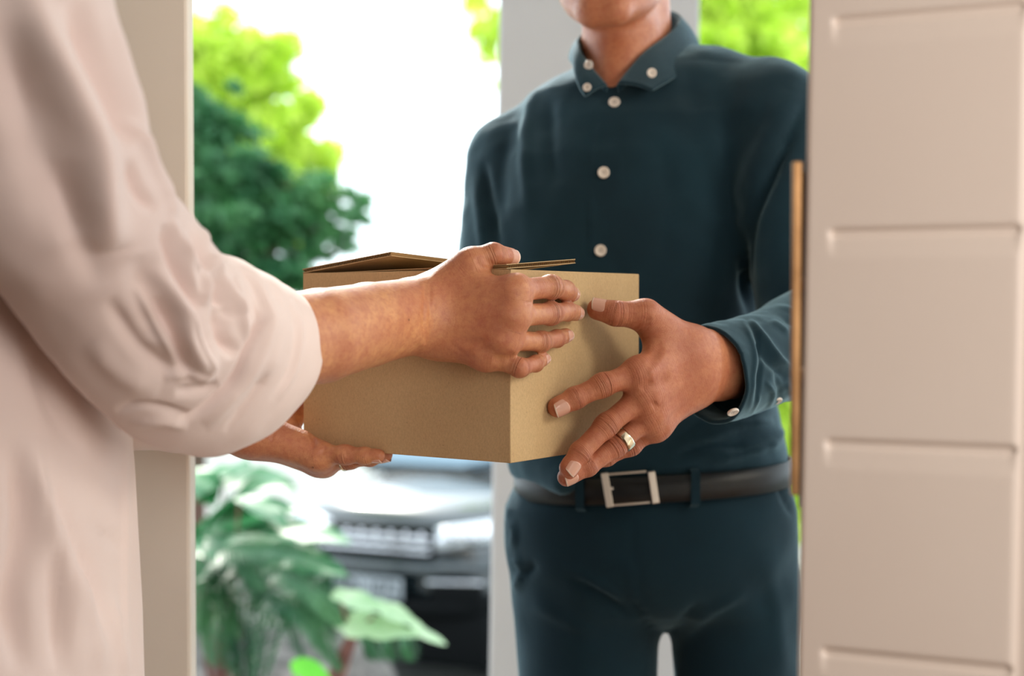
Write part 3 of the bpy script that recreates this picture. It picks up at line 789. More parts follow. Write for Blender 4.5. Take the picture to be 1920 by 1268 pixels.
# man's left forearm sleeve
st = [((1600,500),(1600,745),1.70,.052), ((1545,522),(1555,752),1.655,.055), ((1490,548),(1500,752),1.595,.054), ((1440,577),(1455,757),1.545,.050), ((1395,592),(1412,775),1.505,.046), ((1350,602),(1380,788),1.475,.045), ((1318,610),(1350,796),1.452,.044)]
V, Nn, Cc, tg = loft(st, 150, 170)
MS_STR = [([(1392,588),(1414,619),(1428,664),(1423,718),(1411,782)], 4, -.0035), ([(1385,590),(1404,625),(1416,664),(1412,718),(1402,780)], 4, .0018), ([(1399,592),(1432,634),(1462,673),(1486,690)], 6, .0050), ([(1420,640),(1445,680),(1475,712)], 8, -.005),
  ([(1430,575),(1465,592),(1490,610)], 7, -.004), ([(1438,568),(1480,580),(1500,590)], 5, .0035), ([(1445,600),(1480,625)], 6, .003), ([(1436,716),(1450,740),(1440,768)], 4, .0032), ([(1424,740),(1416,762),(1408,785)], 3.5, .003), ([(1452,700),(1462,735),(1458,760)], 5, -.003), ([(1475,720),(1490,745)], 5, .003),
  ([(1310,614),(1338,655),(1352,700),(1354,745),(1347,790)], 2, .0010), ([(1318,614),(1345,655),(1359,700),(1361,745),(1354,790)], 2, -.0008), ([(1362,670),(1385,665),(1405,662)], 3, .001)]
V = sculpt(V, Nn, MS_STR); V = V+Nn*(.0011*vnoise(V, 70, 9))[:, None]
V, Fc = finish_loft(V, 170, 150, Cc, tg)
mk('sleeve', V, Fc, M['teal_shirt'], shirt)

def button(px, py, Y, r, nrmv, parent, m=M['button'], onto=None):
    n = nrm(np.asarray(nrmv, float)); u = nrm(np.cross(n, A(0, 0, 1))); v = np.cross(n, u); c = PX(px, py, Y)
    if onto is not None:      # slide along the viewing ray until it meets the cloth
        d = nrm(c-EYE); p = c-d*.12
        for _ in range(60):
            s_ = onto(p[None])[0]; p = p+d*max(s_, 0)*.8
            if s_ < .0008: break
        c = p; g = grad(onto, c[None])[0]; n = nrm(g); u = nrm(np.cross(n, A(0, 0, 1))); v = np.cross(n, u); c = c+n*.0012
    prof = [(0, .0009), (.30, .0009), (.55, .0010), (.70, .0017), (.86, .0022), (.97, .0016), (1, .0006), (.9, -.0008), (0, -.0008)]; ns = 24; V = []
    for a, h in prof:
        for t in np.linspace(0, 2*math.pi, ns, endpoint=False): V.append(c+(u*math.cos(t)+v*math.sin(t))*r*max(a, .001)+n*h)
    o = mk('button', V, [q[::-1] for q in grid_faces(len(prof), ns, True)], m, parent)
    Vh = []; Fh = []
    for sx in (-1, 1):
        for sy in (-1, 1):
            cc = c+(u*sx+v*sy)*r*.18+n*.00105; b0 = len(Vh)
            for t in np.linspace(0, 2*math.pi, 8, endpoint=False): Vh.append(cc+(u*math.cos(t)+v*math.sin(t))*r*.09)
            Fh.append(list(range(b0, b0+8)))
    mk('button_holes', Vh, Fh, M['dark'], o, False); return o
for (x, y) in ((1152,193), (1132,324), (1126,470)): button(x, y, 1.70, .0072, (-.1,-1,0), shirt, onto=shirt_f)
button(1126, 628, 1.70, .0072, (-.1,-1,0), shirt, onto=shirt_f); button(1136, 770, 1.70, .0072, (-.1,-1,0), shirt, onto=shirt_f)
button(1374, 772, 1.420, .0062, (.3,-.5,-.8), shirt); button(1457, 751, 1.494, .0056, (.3,-.5,-.8), shirt)

# collar: band between a fold edge and a leaf edge, thick cloth
def ribbon(top, bot, name, parent, m, thk=.0022, nu=60, nv=12, bulge=.004):
    t = np.linspace(0, len(top)-1, nu); T = catmull(top, t); B = catmull(bot, t); ctr = (T.mean(0)+B.mean(0))/2
    s = np.linspace(0, 1, nv); V = T[:, None]*(1-s)[None, :, None]+B[:, None]*s[None, :, None]
    du_ = np.gradient(V, axis=0); dv_ = np.gradient(V, axis=1); n = nrm(np.cross(du_, dv_)); out = V-ctr; out[..., 2] = 0
    sg = np.sign((n*out).sum(-1).mean()); n = n*sg
    V = V+n*(bulge*np.sin(math.pi*s))[None, :, None]
    a = V.reshape(-1, 3); b = (V-n*thk).reshape(-1, 3); k = nu*nv
    rim = [i*nv for i in range(nu)]+[(nu-1)*nv+j for j in range(1, nv)]+[i*nv+nv-1 for i in range(nu-2, -1, -1)]+[j for j in range(nv-2, 0, -1)]
    Fc = grid_faces(nu, nv)+[[i+k for i in q[::-1]] for q in grid_faces(nu, nv)]+[[rim[q], rim[(q+1) % len(rim)], rim[(q+1) % len(rim)]+k, rim[q]+k] for q in range(len(rim))]
    return mk(name, np.vstack([a, b]), Fc, m, parent)
fold = PXL([(1138,158,1.735),(1110,126,1.752),(1085,90,1.785),(1088,66,1.84),(1130,40,1.905),(1190,22,1.935),(1245,18,1.915),(1277,32,1.865),(1255,62,1.81),(1205,100,1.762),(1158,155,1.728)])
leaf = PXL([(1098,180,1.722),(1084,158,1.732),(1073,124,1.765),(1068,104,1.835),(1110,86,1.935),(1185,74,1.975),(1262,70,1.96),(1312,84,1.89),(1300,118,1.80),(1262,146,1.742),(1222,168,1.708)])
ribbon(fold, leaf, 'collar', shirt, M['teal_shirt'], .0024, 90, 12, .003)
stand_b = PXL([(1136,172,1.735),(1108,152,1.752),(1092,125,1.785),(1095,108,1.84),(1135,95,1.90),(1190,88,1.925),(1240,90,1.91),(1266,98,1.86),(1245,125,1.80),(1200,140,1.757),(1162,172,1.728)])
ribbon(fold-A(0, 0, .002), stand_b, 'collar_stand', shirt, M['teal_shirt'], .002, 80, 8, 0)
button(1104, 122, 1.748, .0058, (-.4,-.9,0), shirt); button(1101, 164, 1.724, .0052, (-.3,-.9,.1), shirt); button(1222, 137, 1.715, .0060, (.1,-1,.1), shirt)

# trousers
hips = [row(860, 985, 1472, .118), row(890, 974, 1475, .120), row(950, 948, 1489, .126), row(1060, 946, 1491, .130), row(1130, 958, 1494, .128), row(1170, 970, 1490, .112)]
LRh, LRk, LRa = PX(1100, 1130, 1.83), A(PX(1112,1268,1.83)[0]-.005, 1.81, .50), A(.09, 1.86, .09)
LLh, LLk, LLa = PX(1378, 1130, 1.83), A(PX(1378,1268,1.83)[0]+.005, 1.80, .50), A(.315, 1.84, .09)
def trou_f(P):
    d = slices(P, hips, kb=.12)
    l1 = smin(rc(P, LRh, LRk, .094, .075), rc(P, LRk, LRa, .075, .062), .03)
    l2 = smin(rc(P, LLh, LLk, .084, .072), rc(P, LLk, LLa, .072, .060), .03)
    return smin(smin(d, l1, .03), smin(d, l2, .03), .004)
V, Fc, Nn = nets(trou_f, A(-.15, 1.62, .0), A(.5, 2.02, 1.08), .0062)
T_STR = [([(1178,955),(1184,1080),(1206,1150),(1240,1200)], 3, .0025), ([(1186,955),(1192,1080),(1214,1150)], 4, -.0025), ([(1465,885),(1480,925),(1496,960)], 3, .002), ([(1452,890),(1468,935),(1490,970)], 4, -.004),
  ([(1060,1065),(1120,1095),(1190,1140)], 7, .004), ([(1070,1085),(1130,1118),(1190,1165)], 8, -.005), ([(965,1040),(975,1080),(962,1110)], 7, .006), ([(958,1060),(985,1075),(1005,1055)], 7, -.006), ([(955,975),(965,1000),(960,1030)], 6, .005), ([(962,905),(952,950),(950,1010)], 5, .003),
  ([(1240,1200),(1200,1150),(1150,1110)], 8, -.004), ([(1270,1205),(1330,1150),(1400,1110)], 9, .004), ([(1260,1190),(1310,1130)], 7, -.004), ([(1000,1130),(1050,1160),(1120,1190)], 10, .003), ([(1440,1060),(1460,1160),(1465,1268)], 16, .003), ([(1090,925),(1180,940),(1300,935),(1470,885)], 4, -.002)]
V = sculpt(V, Nn, T_STR); V = V+Nn*(.002*vnoise(V, 25, 14))[:, None]
trou = mk('trousers', V, Fc, M['trousers'], man)
# belt
bcx = PX(1224, 880, TY)[0]; bzc = PX(1200, 916, 1.705)[2]; ba, bb = .1755, .131
def belt_pt(an, dz=0, out=0):
    p = 2.3; c, s = math.cos(an), math.sin(an)
    x = bcx+(ba+out)*math.copysign(abs(c)**(2/p), c); y = TY+(bb+out)*math.copysign(abs(s)**(2/p), s)
    return A(x, y, bzc+.055*(x-bcx)+dz)
hb = .0165
rings = []
for an in np.linspace(0, 2*math.pi, 120, endpoint=False):
    rings.append([belt_pt(an, dz, o) for dz, o in ((-hb, 0), (-hb+.001, .0035), (0, .0042), (hb-.001, .0035), (hb, 0), (0, -.001))])
V = np.array(rings).reshape(-1, 3); Fc = grid_faces(120, 6, True)+[[119*6+j, 119*6+(j+1) % 6, (j+1) % 6, j] for j in range(6)]
belt = mk('belt', V, Fc, M['leather'], man)
def belt_an(px):
    best = min(np.linspace(math.pi*1.0, 2*math.pi, 400), key=lambda a: abs(project(belt_pt(a)[None])[0][0]-px)); return best
for x_ in (1092, 1302):    # belt loops
    a0 = belt_an(x_-8); a1 = belt_an(x_+8)
    V = [belt_pt(a, dz, o) for a in (a0, a1) for dz, o in ((-hb-.008, .000), (-hb-.003, .0065), (hb+.003, .0065), (hb+.006, 0))]
    V = V+[v+A(0, .0015, 0) for v in V]
    mk('belt_loop', V, [[0,1,5,4][::-1],[1,2,6,5][::-1],[2,3,7,6][::-1],[8,12,13,9][::-1],[9,13,14,10][::-1],[10,14,15,11][::-1],[0,8,9,1],[1,9,10,2],[2,10,11,3],[4,5,13,12],[5,6,14,13],[6,7,15,14]], M['trousers'], belt, False)
for x_ in (1090, 1330):    # punched holes
    an = belt_an(x_+(6 if x_ < 1100 else 0)); c = belt_pt(an, 0, .0046); t_ = nrm(belt_pt(an+.02)-belt_pt(an-.02))
    mk('belt_hole', [c+(t_*math.cos(q)+A(0,0,1)*math.sin(q))*.0025 for q in np.linspace(0, 2*math.pi, 12, endpoint=False)], [list(range(12))], M['dark'], belt, False)
# buckle: frame, keeper bar and prong from the photographed corners
def bar(pts, r, ns=8): return tube(pts, r, ns, None)
Yb_ = 1.684
q = [PX(1133,890,Yb_), PX(1205,884,Yb_-.002), PX(1212,942,Yb_-.001), PX(1144,948,Yb_)]
def flatbar(a, b, wv, th_): 
    d = nrm(b-a); n = A(0, -1, 0); n = nrm(n-d*(n@d)); s = np.cross(d, n); V = [p+s*sx*wv/2+n*sy*th_/2 for p in (a, b) for sx, sy in ((-1,-1),(1,-1),(1,1),(-1,1))]
    return V, [[0,1,2,3],[7,6,5,4],[0,4,5,1],[1,5,6,2],[2,6,7,3],[3,7,4,0]]
buck = mk('buckle', *join([flatbar(q[0]-A(0,0,-.002), q[3]-A(0,0,.002), .0085, .004), flatbar(q[0], q[1]+A(.004,0,0), .0026, .003), flatbar(q[3], q[2]+A(.004,0,0), .0026, .003)]), M['steel'], belt, False)
bb_ = buck.modifiers.new('b', 'BEVEL'); bb_.width = .0007; bb_.segments = 2
kp = mk('keeper_bar', *join([flatbar(PX(1221,884,Yb_-.003), PX(1230,944,Yb_-.003), .0085, .0045)]), M['steel'], belt, False)
bb_ = kp.modifiers.new('b', 'BEVEL'); bb_.width = .001; bb_.segments = 2
mk('prong', *join([flatbar(PX(1140,917,Yb_-.002), PX(1150,916,Yb_-.002), .003, .003)]), M['steel'], buck, False)
# head, neck, body
HC = PX(1142, -108, 1.79)
hf, HR = head_field(HC, math.radians(180-14), math.radians(3))
def neck_f(P):
    d = hf(P)
    d = smin(d, rc(P, PX(1178, 165, 1.865), PX(1172, -40, 1.862), .060, .056), .03)
    d = smin(d, rc(P, PX(1180, 190, 1.86), PX(1180, 260, 1.85), .072, .10), .03)
    d = smin(d, rc(P, PX(1165, 80, 1.82), PX(1152, 175, 1.775), .050, .030), .02)
    return d
V1_, F1_, N1 = nets(neck_f, HC-A(.16, .16, .31), HC+A(.16, .16, .16), .0032)
a1 = np.zeros((len(V1_), 3)); ql = (V1_-HC)@HR
a1[:, 2] = .9*np.exp(-(((ql-A(0, .088, -.068))/A(.022, .015, .011))**2).sum(1))
def body_f(P):
    d = slices(P, [(z, x, y, a*.9, b*.88) for z, x, y, a, b in torso])
    d = smin(d, slices(P, [(z, x, y, a*.86, b*.78) for z, x, y, a, b in hips], kb=.2), .02)
    for a, b, c in ((LRh, LRk, LRa), (LLh, LLk, LLa)):
        d = smin(d, rc(P, a, b, .060, .050), .012); d = smin(d, rc(P, b, c, .05, .036), .02)
    for s_, e_ in ((SR, ER), (SL, EL)): d = smin(d, rc(P, s_, e_, .045, .040), .03)
    return d
V2_, F2_, _ = nets(body_f, A(-.22, 1.55, .02), A(.56, 2.02, 1.48), .010)
hv = []
for hnd, stt, cl in ((mh, M_STR, None), (mr, (), None)):
    hv.append(hnd.mesh(.0013 if hnd is mh else .0025, stt))
Vb, Fb = join([(V1_, F1_), (V2_, F2_)]+[(a, b) for a, b, c in hv])
body = mk('body', Vb, Fb, M['skin_m'], man); set_attr(body, np.vstack([a1, np.zeros((len(V2_), 3))]+[c for _, _, c in hv]))
mh.nails(man, M['nail'], roll={4: A(-.05, -.62, .78)})
head_extras(HC, HR, man, True, M['hair_brown'])
# wedding ring
def ring_on(f, t, r, w, parent, m, thk=.0011, name='ring'):
    c = f[0]+(f[1]-f[0])*t; d = nrm(f[1]-f[0]); u = nrm(np.cross(d, A(0, 0, 1))); v = np.cross(d, u); V = []
    prof = [(-w/2, 0), (-w/2, thk*.7), (-w*.3, thk), (w*.3, thk), (w/2, thk*.7), (w/2, 0), (0, -.0003)]
    for a in np.linspace(0, 2*math.pi, 64, endpoint=False):
        for x, h in prof: V.append(c+d*x+(u*math.cos(a)+v*math.sin(a))*(r+h))
    n = len(prof); Fc = grid_faces(64, n, True)+[[63*n+j, 63*n+(j+1) % n, (j+1) % n, j] for j in range(n)]
    return mk(name, V, Fc, m, parent)
ring_on(mh.fg[2], .80, .0114, .0090, man, M['gold'], name='wedding_ring')
# shoes
for a_ in (LRa, LLa):
    def sh(P, a_=a_): return smin(rc(P, A(a_[0], a_[1]+.02, .045), A(a_[0]-.01, a_[1]-.15, .032), .044, .034, (A(0,0,1), .8)), rc(P, A(a_[0], a_[1]+.02, .05), A(a_[0], a_[1]+.01, .10), .043, .042), .03)
    V, Fc, _ = nets(lambda P: smax(sh(P), .004-P[:, 2], .004), a_-A(.09, .24, .10), a_+A(.09, .10, .08), .006, 1)
    mk('shoe', V, Fc, M['leather'], man)

# ================================================================== WOMAN
wom = person((-.47, 1.15, 0), 'woman in loose white shirt with rolled sleeves holding the left of the box')
st = [((40,-215),(-120,-150),.96,.035), ((186,-125),(-265,10),.935,.062), ((207,0),(-250,160),.935,.068), ((258,160),(-185,300),.95,.068), ((291,300),(-90,430),.97,.067), ((330,378),(8,545),1.0,.066), ((386,450),(92,668),1.035,.064), ((420,489),(165,750),1.065,.062),
      ((462,497),(235,808),1.095,.060), ((496,509),(305,832),1.12,.056), ((514,518),(372,847),1.145,.052), ((526,526),(438,824),1.165,.049), ((533,536),(486,786),1.185,.047)]
NLW, NRW = 330, 260
V, Nn, Cc, tg = loft(st, NRW, NLW)
WS = [([(330,372),(372,420),(388,452)], 6, .005), ([(384,455),(400,482),(424,492)], 6, -.005), ([(350,420),(395,520),(440,600)], 7, -.006), ([(372,430),(415,520),(455,590)], 6, .006), ([(300,560),(330,640),(360,720)], 12, -.008), ([(345,560),(372,640),(400,690)], 6, .006), ([(200,560),(260,650),(340,715)], 16, -.006), ([(260,540),(300,620),(340,690)], 9, .006), ([(440,505),(478,540),(500,600)], 6, -.004),
  ([(40,-40),(78,80),(125,180),(168,270),(190,400),(212,470)], 34, .020), ([(0,40),(40,180),(85,320),(130,450)], 40, -.012), ([(130,0),(168,100),(218,200),(250,270)], 22, -.013), ([(205,20),(245,130),(285,260)], 14, .004), ([(232,208),(270,262),(300,330),(322,368)], 9, .006),
  ([(238,300),(262,360),(292,396)], 11, -.008), ([(300,345),(318,380),(322,410)], 8, .004), ([(318,405),(330,440),(362,492),(382,500)], 7, .004), ([(306,420),(318,470),(345,530),(374,580)], 9, -.009), ([(338,440),(352,500),(372,560)], 8, .004),
  ([(394,480),(390,530),(382,575)], 9, .006), ([(290,500),(338,575),(350,632),(374,676),(398,700)], 14, .010), ([(255,480),(285,560),(300,640)], 30, -.006), ([(421,575),(420,630),(446,668)], 12, -.010), ([(438,520),(452,580),(466,640)], 7, .005), ([(408,505),(412,560),(405,620)], 9, -.005),
  ([(467,534),(488,593),(484,613),(464,662),(443,711),(415,742),(372,776),(335,790)], 6, -.009), ([(480,520),(505,590),(498,640),(470,705),(430,755),(385,800)], 12, .005), ([(395,640),(400,690),(380,730)], 10, .004),
  ([(215,772),(260,762),(304,768),(356,782)], 7, -.006), ([(240,796),(300,790),(352,800)], 8, .004), ([(330,740),(370,735),(410,720)], 9, -.005), ([(310,715),(350,705),(395,715)], 8, .004), ([(170,640),(220,700),(300,735)], 22, .004),
  ([(535,560),(552,620),(540,690),(505,750)], 6, -.0022), ([(545,560),(563,615),(552,690),(520,750)], 5, .0018), ([(520,560),(520,640),(490,720)], 14, .003), ([(500,700),(470,750),(420,810)], 6, -.003), ([(120,300),(140,420),(190,540)], 30, -.006), ([(60,200),(80,340),(130,470)], 26, .003)]
V = sculpt(V, Nn, WS); V = V+Nn*(.0035*vnoise(V*A(1, 1, .6), 14, 21)+.0012*vnoise(V, 45, 22))[:, None]
V, Fc = finish_loft(V, NLW, NRW, Cc, tg, .003, 20)
# torso of the shirt
wz = lambda y, Y: PX(0, y, Y)[2]
wt = [(.74, -.455, 1.15, .145, .20), (.86, -.452, 1.15, .142, .195), (.98, -.450, 1.15, .138, .188), (1.10, -.452, 1.15, .134, .185), (1.22, -.455, 1.15, .128, .185), (1.34, -.458, 1.15, .125, .19), (1.44, -.46, 1.15, .10, .175), (1.50, -.46, 1.15, .075, .11), (1.53, -.46, 1.15, .062, .075)]
WSR, WSL = PX(-55, -80, .95)+A(-.05, .02, 0), A(-.43, 1.34, 1.44)
WEL = PX(215, 730, 1.36)
def wshirt_f(P):
    d = slices(P, wt, 2.2)
    d = smin(d, rc(P, A(-.46, 1.15, 1.46), WSR, .055, .06), .05); d = smin(d, rc(P, A(-.46, 1.15, 1.46), WSL, .055, .055), .05)
    d = smin(d, smin(rc(P, WSL, WEL, .058, .052), rc(P, WEL, PX(330, 765, 1.40), .052, .046), .03), .03)
    return smax(d, -rc(P, A(-.44, 1.15, 1.55), A(-.43, 1.15, 1.62), .055, .07), .008)
V3_, F3_, N3 = nets(wshirt_f, A(-.72, .85, .72), A(-.12, 1.5, 1.60), .0055)
V3_ = sculpt(V3_, N3, [([(50,820),(85,950),(120,1080),(150,1268)], 26, .010), ([(75,850),(110,960),(165,1080),(200,1200)], 14, -.007), ([(20,820),(45,960),(20,1120),(40,1268)], 24, -.012), ([(130,1060),(165,1160),(190,1268)], 16, .006), ([(170,990),(205,1010),(235,1030)], 7, -.004),
   ([(95,1000),(100,1130),(110,1268)], 12, -.005), ([(235,820),(238,1000),(236,1100),(240,1268)], 5, .004), ([(210,1120),(225,1200),(235,1268)], 8, .005), ([(60,640),(100,760),(150,840)], 20, -.006)])
V3_ = V3_+N3*(.003*vnoise(V3_*A(1, 1, .4), 14, 31))[:, None]
Vs, Fs = join([(V, Fc), (V3_, F3_)])
wsh = mk('shirt', Vs, Fs, M['white_shirt'], wom)
# trousers, shoes, body
def wtr(P):
    d = slices(P, [(.70, -.47, 1.15, .11, .17), (.80, -.47, 1.15, .12, .175), (.95, -.47, 1.15, .115, .16), (1.02, -.47, 1.15, .10, .14)])
    for y in (1.06, 1.24): d = smin(d, smin(rc(P, A(-.47, y, .78), A(-.46, y, .48), .085, .062), rc(P, A(-.46, y, .48), A(-.49, y, .09), .062, .048), .02), .015)
    return d
V, Fc, _ = nets(wtr, A(-.64, .92, .0), A(-.30, 1.38, 1.06), .009); mk('trousers', V, Fc, M['jeans'], wom)
for y in (1.06, 1.24):
    def sh2(P, y=y): return smin(rc(P, A(-.51, y, .045), A(-.34, y, .03), .040, .032, (A(0,0,1), .8)), rc(P, A(-.51, y, .05), A(-.50, y, .10), .04, .04), .03)
    V, Fc, _ = nets(lambda P: smax(sh2(P), .004-P[:, 2], .004), A(-.6, y-.08, -.01), A(-.25, y+.08, .17), .006, 1); mk('shoe', V, Fc, M['leather'], wom)
WHC = A(-.435, 1.15, 1.70); whf, WHR = head_field(WHC, math.radians(-90), 0)
def wneck(P):
    d = smin(whf(P), rc(P, A(-.455, 1.15, 1.48), A(-.455, 1.15, 1.63), .054, .050), .03)
    return smin(d, rc(P, A(-.455, 1.15, 1.44), A(-.455, 1.15, 1.47), .08, .065), .03)
Va, Fa, _ = nets(wneck, WHC-A(.15, .15, .34), WHC+A(.15, .15, .16), .004)
def wbody(P):
    d = slices(P, [(z, x, y, a*.82, b*.88) for z, x, y, a, b in wt if z < 1.5])
    for y in (1.06, 1.24): d = smin(d, smin(rc(P, A(-.47, y, .78), A(-.46, y, .48), .065, .048), rc(P, A(-.46, y, .48), A(-.49, y, .06), .046, .034), .02), .015)
    d = smin(d, rc(P, WSR, PX(380, 640, 1.12), .036, .026), .02); return smin(d, rc(P, WSL, WEL, .040, .038), .02)
Vc, Fcc, _ = nets(wbody, A(-.64, .85, .02), A(-.12, 1.45, 1.5), .010)
ha = wr.mesh(.0012, W_STR); hb_ = wl.mesh(.0014, WL_STR)
Vb, Fb = join([(ha[0], ha[1]), (hb_[0], hb_[1]), (Va, Fa), (Vc, Fcc)])
wb = mk('body', Vb, Fb, M['skin_w'], wom); set_attr(wb, np.vstack([ha[2], hb_[2], np.zeros((len(Va)+len(Vc), 3))]))
wr.nails(wom, M['nail'], roll={0: 0}); wl.nails(wom, M['nail'])
head_extras(WHC, WHR, wom, True, M['hair_brown'], True)
rw = ring_on(wl.fg[2], .88, .0096, .0022, wom, M['gold'], .0012, 'engagement_ring')
dc_ = PX(648, 876, 1.418); dv = []
for k in range(8):
    a = k/8*2*math.pi; dv.append(dc_+A(math.cos(a)*.0028, math.sin(a)*.0028, 0))
dv += [dc_+A(0, 0, .0035), dc_+A(0, 0, -.0022)]
mk('diamond', dv, [[k, (k+1) % 8, 8] for k in range(8)]+[[(k+1) % 8, k, 9] for k in range(8)], M['diamond'], rw, False)

# ------------------------------------------------------------------ car
car_yaw = math.radians(24)
CO = PX(716, 1110, 9.3); CO = A(CO[0], CO[1], -1.02)
GD = -1.31+1.02
car = empty('car', tuple(CO), 'dark parked car facing the house with pale lights and chrome grille, beyond the plants', 'car', rz=-car_yaw)
# local frame: nose towards -y, origin under the nose centre
def cmk(name, V, Fc, m, parent=car, smooth=True, **k):
    if isinstance(parent.data, bpy.types.Mesh): pass
    return mk(name, V, Fc, m, parent, smooth, local=True, **k)
hw = .86
prof = [ # y, z_low, z_belt(side top), z_top centre, halfwidth
 (-.02,.36,.60,.66,.50),(.0,.30,.66,.80,.66),(.05,.26,.72,.885,.75),(.14,.24,.80,.925,.82),(.35,.24,.88,.965,.86),(.8,.24,.92,1.00,.87),(1.25,.24,.95,1.03,.87),(1.35,.24,.96,1.05,.87),(2.0,.24,.97,1.06,.87),(3.2,.24,.97,1.05,.87),(3.9,.26,.96,1.03,.85),(4.1,.32,.90,.98,.80)]
V = []; nr = 25
for y, zl, zb_, zt_, hx in prof:
    for k in range(nr):
        t = k/(nr-1)*2-1; x = t*hx; ax = abs(t)
        if ax > .9: z = zl+(zb_-zl)*(1-(ax-.9)/.1); x = math.copysign(hx*(1 if ax < .999 else .98), t)
        else: z = zb_+(zt_-zb_)*(1-(ax/.9)**3)**.6
        V.append([x, y+.22*(abs(x)/.86)**3*(1 if y < .3 else 0), z])
Fc = [q[::-1] for q in grid_faces(len(prof), nr)]+[list(range(nr)), [(len(prof)-1)*nr+k for k in range(nr)][::-1]]
cmk('bodywork', V, Fc, M['carpaint'])
# cabin
cab = [(1.2,1.04,.80),(1.75,1.50,.64),(2.3,1.58,.62),(3.1,1.54,.62),(3.75,1.05,.74)]
V = []
for y, z, x in cab: V += [[-x, y, z], [x, y, z], [-.80, y, 1.0], [.80, y, 1.0]]
Fc = []
for i in range(4):
    o = i*4; Fc += [[o, o+1, o+5, o+4], [o+2, o, o+4, o+6], [o+1, o+3, o+7, o+5]]
Fc.append([0, 2, 3, 1]); cmk('cabin_roof', V, Fc, M['carpaint'], smooth=False)
cmk('windscreen', [[-.74,1.22,1.085],[.74,1.22,1.085],[.60,1.70,1.49],[-.60,1.70,1.49]]+[[-.74,1.24,1.08],[.74,1.24,1.08],[.60,1.72,1.485],[-.60,1.72,1.485]], [[0,1,2,3],[7,6,5,4],[0,4,5,1],[1,5,6,2],[2,6,7,3],[3,7,4,0]], M['glass'], smooth=False)
for s in (-1, 1):
    cmk('wiper', *tube([A(s*.1, 1.16, 1.06), A(s*.1+.35, 1.25, 1.13), A(s*.1+.55, 1.30, 1.17)], .009, 6), M['blacktrim'])
    cmk('wing_mirror', *boxm((s*.95, 1.45, 1.10), (.2, .12, .14), bev=.04), M['carpaint'])
    # headlamp: slanted lens
    def hl(u, v):
        x = s*(.40+.34*u); y = -.055+.22*(abs(x)/.86)**3+.03*u-.02*math.sin(math.pi*v); z = .69+.14*v+.055*u; return [x, y+.03*v, z]
    V = [hl(u, v) for u in np.linspace(0, 1, 10) for v in np.linspace(0, 1, 7)]; Vb_ = [[a, b+.08, c] for a, b, c in V]; n = 70
    rim = [i*7 for i in range(10)]+[63+j for j in range(1, 7)]+[i*7+6 for i in range(8, -1, -1)]+[j for j in range(5, 0, -1)]
    h_ = cmk('headlamp', V+Vb_, grid_faces(10, 7)+[[rim[q], rim[(q+1) % len(rim)], rim[(q+1) % len(rim)]+n, rim[q]+n] for q in range(len(rim))], M['lamp'])
    for cx in (.50, .63):
        V = []
        for p in np.linspace(0, math.pi/2, 5):
            for t in np.linspace(0, 2*math.pi, 14, endpoint=False): V.append([s*cx+math.cos(t)*.05*math.sin(p), -.045+.22*(cx/.86)**3-.02*math.cos(p), .78+math.sin(t)*.05*math.sin(p)])
        mk('bulb_lens', V, grid_faces(5, 14, True), M['chrome'], h_, local=True)
    # fog recess
    cmk('fog_recess', *boxm((s*.55, -.0, .42), (.34, .10, .16), R=rotz(s*.28), bev=.03), M['blacktrim'])
    cmk('fog_trim', *boxm((s*.55, -.035, .50), (.36, .07, .022), R=rotz(s*.28), bev=.008), M['chrome'])
# grille
gr_ = cmk('grille', *boxm((0, -.03, .735), (.80, .06, .20), bev=.02), M['blacktrim'])
for k in range(3): mk('grille_bar', *boxm((0, -.068, .68+.045*k), (.78, .03, .026), bev=.008), M['chrome'], gr_, local=True)
for k in range(7): mk('grille_rib', *boxm((-.33+.11*k, -.07, .765), (.03, .035, .085), bev=.01), M['chrome'], gr_, local=True)
# bumper bar, curved
V, Fc = tube([A(-.86,.25,.60), A(-.66,.04,.585), A(-.35,-.075,.575), A(0,-.10,.57), A(.35,-.075,.575), A(.66,.04,.585), A(.86,.25,.60)], .045, 12); cmk('bumper_bar', V, Fc, M['carpaint'])
cmk('lower_valance', *boxm((0, .12, .14), (1.5, .2, .42), bev=.05), M['blacktrim'])
cmk('underbody', *boxm((0, 2.0, .06), (1.6, 3.6, .38), bev=.05), M['blacktrim'])
V, Fc = tube([A(-.84,.24,.34), A(-.6,.03,.33), A(0,-.08,.32), A(.6,.03,.33), A(.84,.24,.34)], .07, 10); cmk('lower_bumper', V, Fc, M['blacktrim'])
pl = cmk('licence_plate', *boxm((-.02, -.15, .445), (.50, .012, .14), bev=.004), M['plate'])
for k, ch in enumerate('BTN 1072'):
    if ch == ' ': continue
    fc = bpy.data.curves.new('letter', 'FONT'); fc.body = ch; fc.size = .13; fc.align_x = 'CENTER'; fc.align_y = 'CENTER'; fc.extrude = .001; fc.resolution_u = 3
    tm = bpy.data.objects.new('tmp', fc); COL.objects.link(tm)
    dg = bpy.context.evaluated_depsgraph_get(); me = bpy.data.meshes.new_from_object(tm.evaluated_get(dg)); bpy.data.objects.remove(tm)
    me.name = 'letter'; me.materials.clear(); me.materials.append(M['blacktrim'])
    to = bpy.data.objects.new('letter', me); COL.objects.link(to); to.parent = pl; to.location = (-.225+.058*k, -.158, .445); to.rotation_euler = (math.pi/2, 0, 0)
for s in (-1, 1):
    for y in (.75, 3.3):
        V = []; pr = [(.0, .07), (.20, .07), (.24, .09), (.31, .10), (.33, .07), (.33, -.07), (.31, -.10), (0, -.10)]
        for r, x in pr:
            for t in np.linspace(0, 2*math.pi, 28, endpoint=False): V.append([s*(.78+x), y+math.cos(t)*r*1.15, .09+math.sin(t)*r*1.15])
        cmk('wheel', V, grid_faces(8, 28, True), M['tyre'])

